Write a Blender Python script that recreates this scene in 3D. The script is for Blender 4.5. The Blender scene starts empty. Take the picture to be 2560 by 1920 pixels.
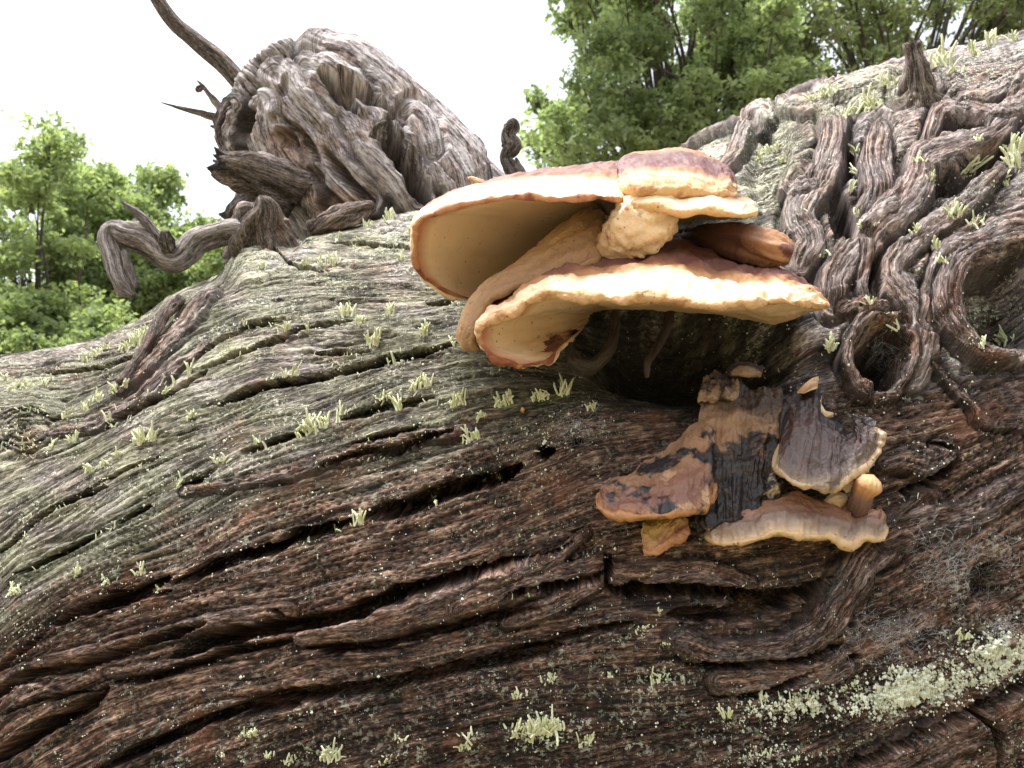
import bpy, math, numpy as np
from mathutils import Vector

# ------------------------------------------------------------------ camera, sky, sun, exposure
scene = bpy.context.scene
COL = scene.collection
FPX = 1916.0                      # focal length in photograph pixels (2560 wide)
PITCH = math.radians(20.0)
CAMH = 0.95
cP, sP = math.cos(PITCH), math.sin(PITCH)
cam_d = bpy.data.cameras.new('camera')
cam = bpy.data.objects.new('camera', cam_d); COL.objects.link(cam)
cam.location = (0, 0, CAMH); cam.rotation_euler = (math.pi / 2 + PITCH, 0, 0)
cam_d.sensor_width = 36.0; cam_d.lens = 36.0 * FPX / 2560.0
cam_d.clip_start = 0.02; cam_d.clip_end = 2000.0
cam_d.dof.use_dof = True; cam_d.dof.focus_distance = 0.90; cam_d.dof.aperture_fstop = 11.0
scene.camera = cam
scene.render.resolution_x, scene.render.resolution_y = 1024, 768

SUN_EL, SUN_AZ = math.radians(74), math.radians(245)     # azimuth clockwise from +Y: behind the camera, a little to its left
world = bpy.data.worlds.new('World'); scene.world = world; world.use_nodes = True
wn = world.node_tree.nodes; wl = world.node_tree.links
sky = wn.new('ShaderNodeTexSky'); sky.sky_type = 'NISHITA'; sky.sun_disc = False
sky.sun_elevation = SUN_EL; sky.sun_rotation = SUN_AZ; sky.dust_density = 4.0; sky.air_density = 1.0
hs = wn.new('ShaderNodeHueSaturation'); hs.inputs['Saturation'].default_value = 0.30
wl.new(sky.outputs[0], hs.inputs['Color'])
wl.new(hs.outputs[0], wn['Background'].inputs['Color']); wn['Background'].inputs['Strength'].default_value = 0.15
sun_d = bpy.data.lights.new('sun', 'SUN'); sun_d.energy = 2.2; sun_d.angle = math.radians(11); sun_d.color = (1.0, 0.98, 0.955)
sun = bpy.data.objects.new('sun', sun_d); COL.objects.link(sun); sun.location = (0, 0, 8)
ld = Vector((math.sin(SUN_AZ) * math.cos(SUN_EL), math.cos(SUN_AZ) * math.cos(SUN_EL), math.sin(SUN_EL)))
sun.rotation_euler = ld.to_track_quat('Z', 'Y').to_euler()
scene.view_settings.view_transform = 'Standard'; scene.view_settings.look = 'None'
scene.view_settings.gamma = 1.0; scene.view_settings.use_curve_mapping = False
scene.view_settings.exposure = 1.7

# ------------------------------------------------------------------ helpers
rng = np.random.default_rng(7)
def at(px, py, d):
    cx = (px - 1280.0) / FPX; cy = (960.0 - py) / FPX
    return np.array((cx * d, (cP - cy * sP) * d, CAMH + (sP + cy * cP) * d))
def project(P):
    X = P[..., 0]; Y = P[..., 1]; Z = P[..., 2] - CAMH
    d = Y * cP + Z * sP; v = -Y * sP + Z * cP
    dd = np.maximum(d, 0.05)
    return 1280 + FPX * X / dd, 960 - FPX * v / dd, d
REG = {'1': (980, 340, 1160 / 2212), '2': (1440, 880, 860 / 2212), '3': (220, 0, 1120 / 2212), '4': (1640, 60, 920 / 1526),
       '5': (0, 780, 1200 / 2212), '6': (0, 1200, 1300 / 2212), '7': (1260, 1300, 1300 / 2212), '8': (500, 500, 1200 / 2212),
       '9': (1900, 900, 660 / 1825), '0': (0, 0, 1.0)}
def rp(r, pts):
    ox, oy, s = REG[r]
    return np.array([(ox + p[0] * s, oy + p[1] * s) for p in pts], dtype=float)

_perm = {}
def pn(x, y, seed=0):
    """2-D gradient noise, about -0.7..0.7"""
    if seed not in _perm:
        r = np.random.default_rng(1000 + seed); p = r.permutation(512); a = r.random(512) * 2 * np.pi
        _perm[seed] = (np.concatenate([p, p]), np.cos(a).astype(np.float32), np.sin(a).astype(np.float32))
    p, gx, gy = _perm[seed]
    x = np.asarray(x, dtype=np.float32); y = np.asarray(y, dtype=np.float32)
    xf = np.floor(x); yf = np.floor(y); xi = xf.astype(np.int64) & 511; yi = yf.astype(np.int64) & 511
    fx = x - xf; fy = y - yf
    u = fx * fx * fx * (fx * (fx * 6 - 15) + 10); v = fy * fy * fy * (fy * (fy * 6 - 15) + 10)
    def g(ix, iy, dx, dy):
        h = p[p[ix & 511] + (iy & 511)]
        return gx[h] * dx + gy[h] * dy
    a = g(xi, yi, fx, fy); b = g(xi + 1, yi, fx - 1, fy); c = g(xi, yi + 1, fx, fy - 1); d = g(xi + 1, yi + 1, fx - 1, fy - 1)
    return (a * (1 - u) + b * u) * (1 - v) + (c * (1 - u) + d * u) * v
def fbm(x, y, octv=3, seed=0, gain=0.5):
    s = 0; amp = 1.0; f = 1.0
    for k in range(octv):
        s = s + amp * pn(x * f, y * f, seed + k); amp *= gain; f *= 2.03
    return s
def sstep(a, b, x):
    t = np.clip((x - a) / (b - a), 0, 1); return t * t * (3 - 2 * t)
def catmull(P, n):
    P = np.asarray(P, dtype=float)
    if len(P) == 2:
        t = np.linspace(0, 1, n)[:, None]; return P[0] * (1 - t) + P[1] * t
    Q = np.vstack([2 * P[0] - P[1], P, 2 * P[-1] - P[-2]])
    t = np.linspace(0, len(P) - 1 - 1e-9, n); i = t.astype(int); f = (t - i)[:, None]
    a, b, c, d = Q[i], Q[i + 1], Q[i + 2], Q[i + 3]
    return 0.5 * ((2 * b) + (c - a) * f + (2 * a - 5 * b + 4 * c - d) * f ** 2 + (3 * b - a - 3 * c + d) * f ** 3)
def unit(v):
    return v / np.maximum(np.linalg.norm(v, axis=-1, keepdims=True), 1e-9)

def make_mesh(name, V, Fq, mat, attrs=None, parent=None, normals=None, smooth=True, tri=None):
    """V (n,3), Fq (m,k) faces all of one size, attrs {name: (n,) or (n,3)}"""
    me = bpy.data.meshes.new(name)
    V = np.ascontiguousarray(V, dtype=np.float32); Fq = np.ascontiguousarray(Fq, dtype=np.int32)
    m, k = Fq.shape
    me.vertices.add(len(V)); me.vertices.foreach_set('co', V.ravel())
    nl = m * k + (0 if tri is None else tri.size); nf = m + (0 if tri is None else len(tri))
    me.loops.add(nl); me.polygons.add(nf)
    li = Fq.ravel(); ls = np.arange(m, dtype=np.int32) * k
    if tri is not None:
        li = np.concatenate([li, tri.ravel().astype(np.int32)]); ls = np.concatenate([ls, m * k + np.arange(len(tri), dtype=np.int32) * 3])
    me.loops.foreach_set('vertex_index', li.astype(np.int32)); me.polygons.foreach_set('loop_start', ls.astype(np.int32))
    me.polygons.foreach_set('use_smooth', np.full(nf, smooth, dtype=bool))
    me.update(calc_edges=True)
    for an, av in (attrs or {}).items():
        av = np.asarray(av, dtype=np.float32)
        if av.ndim == 1:
            a = me.attributes.new(an, 'FLOAT', 'POINT'); a.data.foreach_set('value', av)
        else:
            a = me.attributes.new(an, 'FLOAT_VECTOR', 'POINT'); a.data.foreach_set('vector', av.ravel())
    if normals is not None:
        me.normals_split_custom_set_from_vertices(normals.astype(np.float32).tolist())
    me.materials.append(mat)
    o = bpy.data.objects.new(name, me); COL.objects.link(o)
    if parent is not None: o.parent = parent
    return o
def empty(name, loc=(0, 0, 0)):
    o = bpy.data.objects.new(name, None); COL.objects.link(o); o.location = loc; o.empty_display_size = 0.05
    return o
def tag(o, label, cat, group=None):
    o['label'] = label; o['category'] = cat
    if group: o['group'] = group
    return o
def grid_faces(nr, nc, wrap=False):
    r = np.arange(nr - 1)[:, None]; c = np.arange(nc if wrap else nc - 1)[None, :]
    c2 = (c + 1) % nc
    return np.stack([r * nc + c, r * nc + c2, (r + 1) * nc + c2, (r + 1) * nc + c], -1).reshape(-1, 4)
def grid_normals(P):
    a = np.gradient(P, axis=0); b = np.gradient(P, axis=1)
    return unit(np.cross(a, b))

# ------------------------------------------------------------------ materials
def new_mat(name):
    m = bpy.data.materials.new(name); m.use_nodes = True
    nt = m.node_tree; return m, nt.nodes, nt.links, nt.nodes['Principled BSDF']
def ramp(n, stops, interp='LINEAR'):
    r = n.new('ShaderNodeValToRGB'); cr = r.color_ramp; cr.interpolation = interp
    while len(cr.elements) < len(stops): cr.elements.new(0.5)
    for e, (p, c) in zip(cr.elements, stops): e.position = p; e.color = (*c, 1)
    return r
def attr(n, name):
    a = n.new('ShaderNodeAttribute'); a.attribute_name = name; return a
def mixc(n, l, fac, a, b, mode='MIX'):
    m = n.new('ShaderNodeMix'); m.data_type = 'RGBA'; m.blend_type = mode
    if hasattr(fac, 'links'): l.new(fac, m.inputs[0])
    else: m.inputs[0].default_value = fac
    for s, i in ((a, 6), (b, 7)):
        if hasattr(s, 'links'): l.new(s, m.inputs[i])
        else: m.inputs[i].default_value = (*s, 1)
    return m.outputs[2]
def noise(n, l, vec, scale, detail=4, rough=0.55):
    t = n.new('ShaderNodeTexNoise'); t.inputs['Scale'].default_value = scale; t.inputs['Detail'].default_value = detail
    t.inputs['Roughness'].default_value = rough
    if vec is not None: l.new(vec, t.inputs['Vector'])
    return t.outputs['Fac']
def math_n(n, l, op, a, b=None, clamp=False):
    m = n.new('ShaderNodeMath'); m.operation = op; m.use_clamp = clamp
    for s, i in ((a, 0), (b, 1)):
        if s is None: continue
        if hasattr(s, 'links'): l.new(s, m.inputs[i])
        else: m.inputs[i].default_value = s
    return m.outputs[0]

def wood_material():
    m, n, l, b = new_mat('weathered_wood')
    tone = attr(n, 'tone').outputs['Fac']
    geo = n.new('ShaderNodeTexCoord').outputs['Object']
    gr = attr(n, 'grain').outputs['Vector']
    mp = n.new('ShaderNodeMapping'); mp.inputs['Scale'].default_value = (0.016, 0.17, 1.0); l.new(gr, mp.inputs['Vector'])
    fine = noise(n, l, mp.outputs[0], 1.0, 6, 0.72)
    mp2 = n.new('ShaderNodeMapping'); mp2.inputs['Scale'].default_value = (0.006, 0.11, 1.0); l.new(gr, mp2.inputs['Vector'])
    vein = math_n(n, l, 'ABSOLUTE', math_n(n, l, 'SUBTRACT', noise(n, l, mp2.outputs[0], 1.0, 3, 0.6), 0.5))
    slit = math_n(n, l, 'SUBTRACT', 1.0, ramp_fac(n, l, vein, 0.0, 0.045))
    t2 = math_n(n, l, 'ADD', tone, math_n(n, l, 'MULTIPLY', math_n(n, l, 'SUBTRACT', fine, 0.5), 1.2))
    mp3 = n.new('ShaderNodeMapping'); mp3.inputs['Scale'].default_value = (0.055, 0.30, 1.0); l.new(gr, mp3.inputs['Vector'])
    flake = noise(n, l, mp3.outputs[0], 1.0, 4, 0.7)
    t2 = math_n(n, l, 'ADD', t2, math_n(n, l, 'MULTIPLY', math_n(n, l, 'SUBTRACT', flake, 0.5), 1.9))
    t2 = math_n(n, l, 'ADD', t2, math_n(n, l, 'MULTIPLY', math_n(n, l, 'SUBTRACT', noise(n, l, geo, 45, 4, 0.7), 0.5), 0.55))
    t2 = math_n(n, l, 'SUBTRACT', t2, math_n(n, l, 'MULTIPLY', slit, 0.22), True)
    grey = ramp(n, [(0.0, (0.035, 0.028, 0.024)), (0.35, (0.098, 0.080, 0.078)), (0.7, (0.27, 0.232, 0.228)), (1.0, (0.48, 0.44, 0.435))])
    brown = ramp(n, [(0.0, (0.012, 0.008, 0.006)), (0.35, (0.050, 0.030, 0.022)), (0.7, (0.170, 0.098, 0.068)), (1.0, (0.40, 0.265, 0.195))])
    olive = ramp(n, [(0.0, (0.025, 0.022, 0.016)), (0.35, (0.078, 0.074, 0.047)), (0.7, (0.19, 0.185, 0.118)), (1.0, (0.35, 0.345, 0.245))])
    for r in (grey, brown, olive): l.new(t2, r.inputs[0])
    c = mixc(n, l, attr(n, 'red').outputs['Fac'], grey.outputs[0], brown.outputs[0])
    c = mixc(n, l, attr(n, 'green').outputs['Fac'], c, olive.outputs[0])
    rust = math_n(n, l, 'MULTIPLY', ramp_fac(n, l, noise(n, l, geo, 16, 3), 0.55, 0.72), attr(n, 'red').outputs['Fac'])
    c = mixc(n, l, math_n(n, l, 'MULTIPLY', rust, 0.45), c, (0.23, 0.095, 0.05))
    # crusty lichen stain
    lf = math_n(n, l, 'MULTIPLY', ramp_fac(n, l, noise(n, l, geo, 170, 3, 0.7), 0.54, 0.60), attr(n, 'lichen').outputs['Fac'], True)
    c = mixc(n, l, lf, c, (0.42, 0.43, 0.33))
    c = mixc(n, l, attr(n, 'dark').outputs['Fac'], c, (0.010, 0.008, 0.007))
    l.new(c, b.inputs['Base Color'])
    b.inputs['Roughness'].default_value = 0.85; b.inputs['Specular IOR Level'].default_value = 0.25
    bp = n.new('ShaderNodeBump'); bp.inputs['Strength'].default_value = 0.9; bp.inputs['Distance'].default_value = 0.0035
    hgt = math_n(n, l, 'ADD', fine, math_n(n, l, 'MULTIPLY', noise(n, l, geo, 350, 4, 0.6), 0.35))
    hgt = math_n(n, l, 'ADD', math_n(n, l, 'SUBTRACT', hgt, math_n(n, l, 'MULTIPLY', slit, 0.5)), math_n(n, l, 'MULTIPLY', flake, 1.1))
    l.new(hgt, bp.inputs['Height']); l.new(bp.outputs[0], b.inputs['Normal'])
    return m
def ramp_fac(n, l, src, a, b_):
    r = n.new('ShaderNodeMapRange'); r.inputs[1].default_value = a; r.inputs[2].default_value = b_; r.interpolation_type = 'SMOOTHSTEP'
    l.new(src, r.inputs[0]); return r.outputs[0]
WOOD = wood_material()

def fungus_material(name, stops, blotch=None, speck=0.35, rough=0.6, bump=0.5, wob=0.35, scale=14, sss=0.08, spec=0.3, lobe=None):
    """stops over vv (0 at the wood, 1 at the rim); blotch = (colour, threshold, softness, scale)"""
    m, n, l, b = new_mat(name)
    geo = n.new('ShaderNodeTexCoord').outputs['Object']
    vv = attr(n, 'vv').outputs['Fac']
    w = math_n(n, l, 'MULTIPLY', math_n(n, l, 'SUBTRACT', noise(n, l, geo, scale, 4, 0.6), 0.5), wob)
    r = ramp(n, stops); l.new(math_n(n, l, 'ADD', vv, w, True), r.inputs[0])
    c = r.outputs[0]
    if lobe:      # (colour, from, to) along the rim
        c = mixc(n, l, math_n(n, l, 'SUBTRACT', 1.0, ramp_fac(n, l, math_n(n, l, 'ADD', attr(n, 'uu').outputs['Fac'], math_n(n, l, 'MULTIPLY', w, 0.2)), lobe[1], lobe[2])), c, lobe[0])
    if blotch:
        for (bc, th, so, sc) in blotch:
            c = mixc(n, l, ramp_fac(n, l, noise(n, l, geo, sc, 5, 0.6), th, th + so), c, bc)
    c = mixc(n, l, math_n(n, l, 'MULTIPLY', ramp_fac(n, l, noise(n, l, geo, 90, 3, 0.6), 0.60, 0.70), speck), c, (0.20, 0.085, 0.035))
    sp = n.new('ShaderNodeTexVoronoi'); sp.inputs['Scale'].default_value = 110; l.new(geo, sp.inputs['Vector'])
    dots = math_n(n, l, 'MULTIPLY', math_n(n, l, 'LESS_THAN', sp.outputs['Distance'], 0.16), ramp_fac(n, l, noise(n, l, geo, 25, 2), 0.52, 0.6))
    c = mixc(n, l, math_n(n, l, 'MULTIPLY', dots, 0.7), c, (0.06, 0.03, 0.02))
    l.new(c, b.inputs['Base Color'])
    b.inputs['Roughness'].default_value = rough; b.inputs['Specular IOR Level'].default_value = spec
    b.inputs['Subsurface Weight'].default_value = sss; b.inputs['Subsurface Radius'].default_value = (0.012, 0.006, 0.003); b.inputs['Subsurface Scale'].default_value = 1.0
    bp = n.new('ShaderNodeBump'); bp.inputs['Strength'].default_value = bump; bp.inputs['Distance'].default_value = 0.004
    hgt = math_n(n, l, 'ADD', noise(n, l, geo, 55, 5, 0.6), math_n(n, l, 'MULTIPLY', noise(n, l, geo, 300, 3, 0.6), 0.35))
    l.new(hgt, bp.inputs['Height']); l.new(bp.outputs[0], b.inputs['Normal'])
    return m

def leaf_material(name, c1, c2, c3):
    m, n, l, b = new_mat(name)
    a = attr(n, 'rnd').outputs['Fac']
    r = ramp(n, [(0.0, c1), (0.55, c2), (0.93, c2), (1.0, c3)]); l.new(a, r.inputs[0])
    l.new(r.outputs[0], b.inputs['Base Color']); b.inputs['Roughness'].default_value = 0.55; b.inputs['Specular IOR Level'].default_value = 0.35
    tr = n.new('ShaderNodeBsdfTranslucent'); l.new(mixc(n, l, 1.0, r.outputs[0], (1.25, 1.3, 0.7), 'MULTIPLY'), tr.inputs['Color'])
    mx = n.new('ShaderNodeMixShader'); mx.inputs[0].default_value = 0.58
    l.new(b.outputs[0], mx.inputs[1]); l.new(tr.outputs[0], mx.inputs[2]); l.new(mx.outputs[0], n['Material Output'].inputs['Surface'])
    return m

# ------------------------------------------------------------------ ground
m, n, l, b = new_mat('meadow_ground')
geo = n.new('ShaderNodeTexCoord').outputs['Object']
r = ramp(n, [(0.3, (0.10, 0.095, 0.045)), (0.55, (0.20, 0.165, 0.09)), (0.8, (0.27, 0.215, 0.13))]); l.new(noise(n, l, geo, 0.8, 6), r.inputs[0])
l.new(r.outputs[0], b.inputs['Base Color']); b.inputs['Roughness'].default_value = 0.95
gx = np.concatenate([np.linspace(-600, -12, 12), np.linspace(-10, 10, 60), np.linspace(12, 600, 12)]); ng = len(gx)
GX, GY = np.meshgrid(gx, gx)
ground = make_mesh('ground', np.stack([GX, GY, 0.06 * fbm(GX / 2.2, GY / 2.2, 3, 5) - 0.03], -1).reshape(-1, 3), grid_faces(ng, ng), m)
ground['kind'] = 'structure'

# ------------------------------------------------------------------ relief features
def poly_dist(x, y, pts):
    """signed distance, arc length to a polyline; x,y flat arrays"""
    best = np.full(x.shape, 1e9, dtype=np.float32); sg = np.zeros_like(best); tt = np.zeros_like(best); s0 = 0.0
    for a, b_ in zip(pts[:-1], pts[1:]):
        dx, dy = b_ - a; L = math.hypot(dx, dy)
        if L < 1e-6: continue
        t = np.clip(((x - a[0]) * dx + (y - a[1]) * dy) / (L * L), 0, 1)
        ex = x - (a[0] + t * dx); ey = y - (a[1] + t * dy); dd = np.hypot(ex, ey)
        k = dd < best
        best[k] = dd[k]; sg[k] = np.sign(ex[k] * -dy + ey[k] * dx); tt[k] = s0 + t[k] * L
        s0 += L
    return best, sg, tt, s0

class Relief:
    def __init__(s, px, py, mask, seed=0, warp=1.0):
        s.px = px.astype(np.float32); s.py = py.astype(np.float32); s.mask = mask; s.seed = seed
        s.wx = s.px + 5 * warp * fbm(px / 55, py / 55, 2, 31 + seed) + 2.5 * warp * fbm(px / 16, py / 16, 2, 35 + seed)
        s.wy = s.py + 6 * warp * fbm(px / 55, py / 55, 2, 33 + seed) + 3.0 * warp * fbm(px / 16, py / 16, 2, 37 + seed)
        n = len(px); s.H = np.zeros(n, np.float32); s.S = np.zeros(n, np.float32); s.crk = np.zeros(n, np.float32)
        for a in ('tone', 'green', 'red', 'dark', 'lichen', 'p', 'q'): setattr(s, a, np.zeros(n, np.float32))
    def near(s, pts, pad):
        lo = pts.min(0) - pad; hi = pts.max(0) + pad
        return np.nonzero((s.wx > lo[0]) & (s.wx < hi[0]) & (s.wy > lo[1]) & (s.wy < hi[1]) & (s.mask > 0.02))[0]
    def strand(s, pts, w, h, grey=0.5, red=0.6, tone=0.06, flat=0.5, groove=8, nz=1.0, wscale=1.0):
        pts = catmull(pts, max(12, 6 * len(pts)))
        w0 = np.max(w); i = s.near(pts, w0 * 1.6 * wscale)
        if len(i) == 0: return
        d, sg, t, L = poly_dist(s.wx[i], s.wy[i], pts)
        ww = np.interp(t / L, np.linspace(0, 1, np.size(w)), np.atleast_1d(w)) if np.size(w) > 1 else np.full(len(i), float(w))
        ww = wscale * ww * (1 + 0.32 * fbm(t / 60, 0 * t + len(pts), 2, 41 + s.seed))
        k = d / ww; wg = (1 - sstep(0.78, 1.12, k)) * s.mask[i]
        prof = np.sqrt(np.clip(1 - np.minimum(k, 1) ** 2, 0, 1)) ** flat
        dd = d * sg
        fib = 3.5 * fbm(dd / 8.5, t / 150, 3, 43 + s.seed) + 9 * (0.3 - np.abs(fbm(dd / 13, t / 190, 2, 46 + s.seed))) + 10 * fbm(dd / 30, t / 160, 3, 47 + s.seed) + 4 * fbm(s.wx[i] / 40, s.wy[i] / 40, 3, 48 + s.seed) - 7 * np.clip(0.14 - np.abs(pn(dd / 13, t / 170, 53 + s.seed)), 0, 1) / 0.14
        fib = fib * nz
        end = np.minimum(1, np.minimum(t, L - t) / (1.0 * w0) + 0.45)
        base = s.H[i]
        s.H[i] = base * (1 - wg) + wg * (0.45 * base + h * prof * end + fib) - groove * np.exp(-((k - 1.08) / 0.16) ** 2) * s.mask[i]
        tn = 0.5 + 0.55 * fbm(dd / 6.0, t / 95, 3, 61 + s.seed) + 0.3 * fbm(dd / 25, t / 120, 2, 67 + s.seed) + tone + fib * 0.012
        s.tone[i] = s.tone[i] * (1 - wg) + wg * tn
        s.red[i] = s.red[i] * (1 - wg) + wg * np.clip(red + 0.6 * fbm(dd / 40, t / 90, 2, 71 + s.seed), 0, 1)
        s.green[i] *= 1 - wg * 0.85; s.dark[i] *= 1 - wg; s.lichen[i] *= 1 - 0.6 * wg
        s.p[i] = s.p[i] * (1 - wg) + wg * t; s.q[i] = s.q[i] * (1 - wg) + wg * dd
    def crack(s, pts, w, dep, lip=2.0, lo_drop=0.0, taper=70, cut=1.3):
        pts = catmull(pts, max(12, 6 * len(pts)))
        i = s.near(pts, max(3.5 * w, 40))
        if len(i) == 0: return
        d, sg, t, L = poly_dist(s.wx[i], s.wy[i], pts)
        tp = np.sqrt(np.clip(np.minimum(t + 4, L - t + 4) / taper, 0, 1))
        ww = np.maximum(1.15 * w * tp * (1 + 0.5 * fbm(t / 55, 0 * t + w, 3, 81 + s.seed)), 0.8)
        k = d / ww
        s.H[i] += s.mask[i] * (-2.4 * dep * tp * (1 - sstep(0.62, 1.02, k)) + lip * np.exp(-((k - 1.5) / 0.6) ** 2) * tp)
        s.S[i] += s.mask[i] * cut * (1 - sstep(1420, 1580, s.wy[i])) * dep * tp * (1 - sstep(0.55, 1.0, k)); s.crk[i] = np.maximum(s.crk[i], s.mask[i] * np.exp(-d / 16) * tp)
        if lo_drop:      # the wood on the lower side of the crack sits deeper
            side = sstep(-0.2, 0.6, d * sg / ww)
            s.H[i] -= s.mask[i] * lo_drop * side * np.exp(-d / (1.6 * w0s(w))) * tp
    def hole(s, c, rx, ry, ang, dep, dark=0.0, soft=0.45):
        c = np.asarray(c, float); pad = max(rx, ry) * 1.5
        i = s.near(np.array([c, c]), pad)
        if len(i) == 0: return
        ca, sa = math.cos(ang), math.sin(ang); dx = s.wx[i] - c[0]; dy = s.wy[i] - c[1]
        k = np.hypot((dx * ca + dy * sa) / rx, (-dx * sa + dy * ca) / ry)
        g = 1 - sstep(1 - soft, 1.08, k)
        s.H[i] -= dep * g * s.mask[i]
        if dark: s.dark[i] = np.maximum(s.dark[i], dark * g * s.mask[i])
    def patch(s, name, c, rx, ry, ang, val, add=False, nz=0.5, sc=60):
        c = np.asarray(c, float); i = s.near(np.array([c, c]), max(rx, ry) * 1.6)
        if len(i) == 0: return
        ca, sa = math.cos(ang), math.sin(ang); dx = s.wx[i] - c[0]; dy = s.wy[i] - c[1]
        k = np.hypot((dx * ca + dy * sa) / rx, (-dx * sa + dy * ca) / ry) + nz * fbm(s.wx[i] / sc, s.wy[i] / sc, 3, 91)
        g = (1 - sstep(0.55, 1.1, k)) * s.mask[i]
        a = getattr(s, name)
        a[i] = a[i] + val * g if add else a[i] * (1 - g) + val * g
    def attrs(s):
        return {'tone': np.clip(s.tone, 0, 1), 'green': np.clip(s.green, 0, 1), 'red': np.clip(s.red, 0, 1), 'dark': np.clip(s.dark, 0, 1),
                'lichen': np.clip(s.lichen, 0, 1.5), 'grain': np.stack([s.p, s.q, 0 * s.p], -1)}
def w0s(w): return 14.0 + w

# ------------------------------------------------------------------ the fallen trunk
log = empty('fallen_oak_trunk', (0, 1.8, 0))
tag(log, 'huge weathered fallen tree trunk with cracked grain, burrs and dead limbs', 'tree trunk')
def child_fix(o):        # children keep world coordinates
    o.matrix_parent_inverse = o.parent.matrix_world.inverted() if False else o.matrix_parent_inverse
    o.location = -Vector(o.parent.location); return o

XS = np.array([-4, -2, -1.1, -.75, -.45, -.2, 0., .2, .4, .6, .9, 1.2, 1.8])
YF = np.array([1.5, 1.2, 1.02, .96, .92, .90, .89, .88, .87, .86, .84, .84, .9])
ZC = np.array([-.2, -.14, -.06, -.02, .02, .06, .09, .13, .18, .24, .32, .36, .4]) + CAMH
RR = np.array([.676, .676, .676, .66, .921, .946, .949, .955, 1.022, 1.114, 1.129, 1.224, 1.1])
def smooth_interp(x, xs, ys):
    xx = np.linspace(xs[0], xs[-1], 800); yy = np.interp(xx, xs, ys)
    k = np.hanning(41); k /= k.sum(); yp = np.pad(yy, 20, mode='edge'); yy = np.convolve(yp, k, 'valid')
    return np.interp(x, xx, yy)
NC, NR = 1060, 790
cf = np.linspace(-0.645, 0.635, NC - 44)
cc = np.concatenate([np.linspace(-2.6, -0.66, 28), cf, np.linspace(0.65, 1.05, 16)])
# rows: dense over the side the photograph shows, coarse round the back
fr = np.linspace(0, 1, NR - 70); fr = fr ** 1.12
c2 = cc[None, :]
th_n = np.radians(np.concatenate([np.linspace(-24, 88, NR - 70), np.linspace(89, 336, 70)]))[:, None]
dep0 = lambda th: (0.88 + 0.9 * (1 - np.cos(th))) * cP + (0.1 + 0.9 * np.sin(th)) * sP
g = np.where(th_n < math.radians(89), dep0(np.minimum(th_n, math.radians(88))), dep0(math.radians(88))) / dep0(0.0)
X = c2 * g
Rx = smooth_interp(X, XS, RR); Y0 = smooth_interp(X, XS, YF); Z0 = smooth_interp(X, XS, ZC)
thb = np.arcsin(np.clip((CAMH - 0.22 - Z0[:1]) / Rx[:1], -0.9, 0.5))
th_front = thb + (math.radians(88) - thb) * fr[:, None]
th_back = math.radians(88) + (2 * math.pi + thb - math.radians(88)) * (np.arange(1, 71) / 71.0)[:, None]
TH = np.concatenate([th_front, th_back], 0)
B0 = np.stack([X, Y0 + Rx - Rx * np.cos(TH), Z0 + Rx * np.sin(TH)], -1)
Nn = grid_normals(B0)
cen = np.stack([X, Y0 + Rx, Z0], -1)
flip = np.sign((Nn * (B0 - cen)).sum(-1, keepdims=True)); Nn = Nn * flip
PX, PY, DD = project(B0)
view = unit(np.array([0, 0, CAMH]) - B0)
facing = (Nn * view).sum(-1)
mask = sstep(-0.06, 0.10, facing) * (TH < math.radians(100))
px, py = PX.ravel(), PY.ravel()
R = Relief(px, py, mask.ravel().astype(np.float32))

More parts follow.
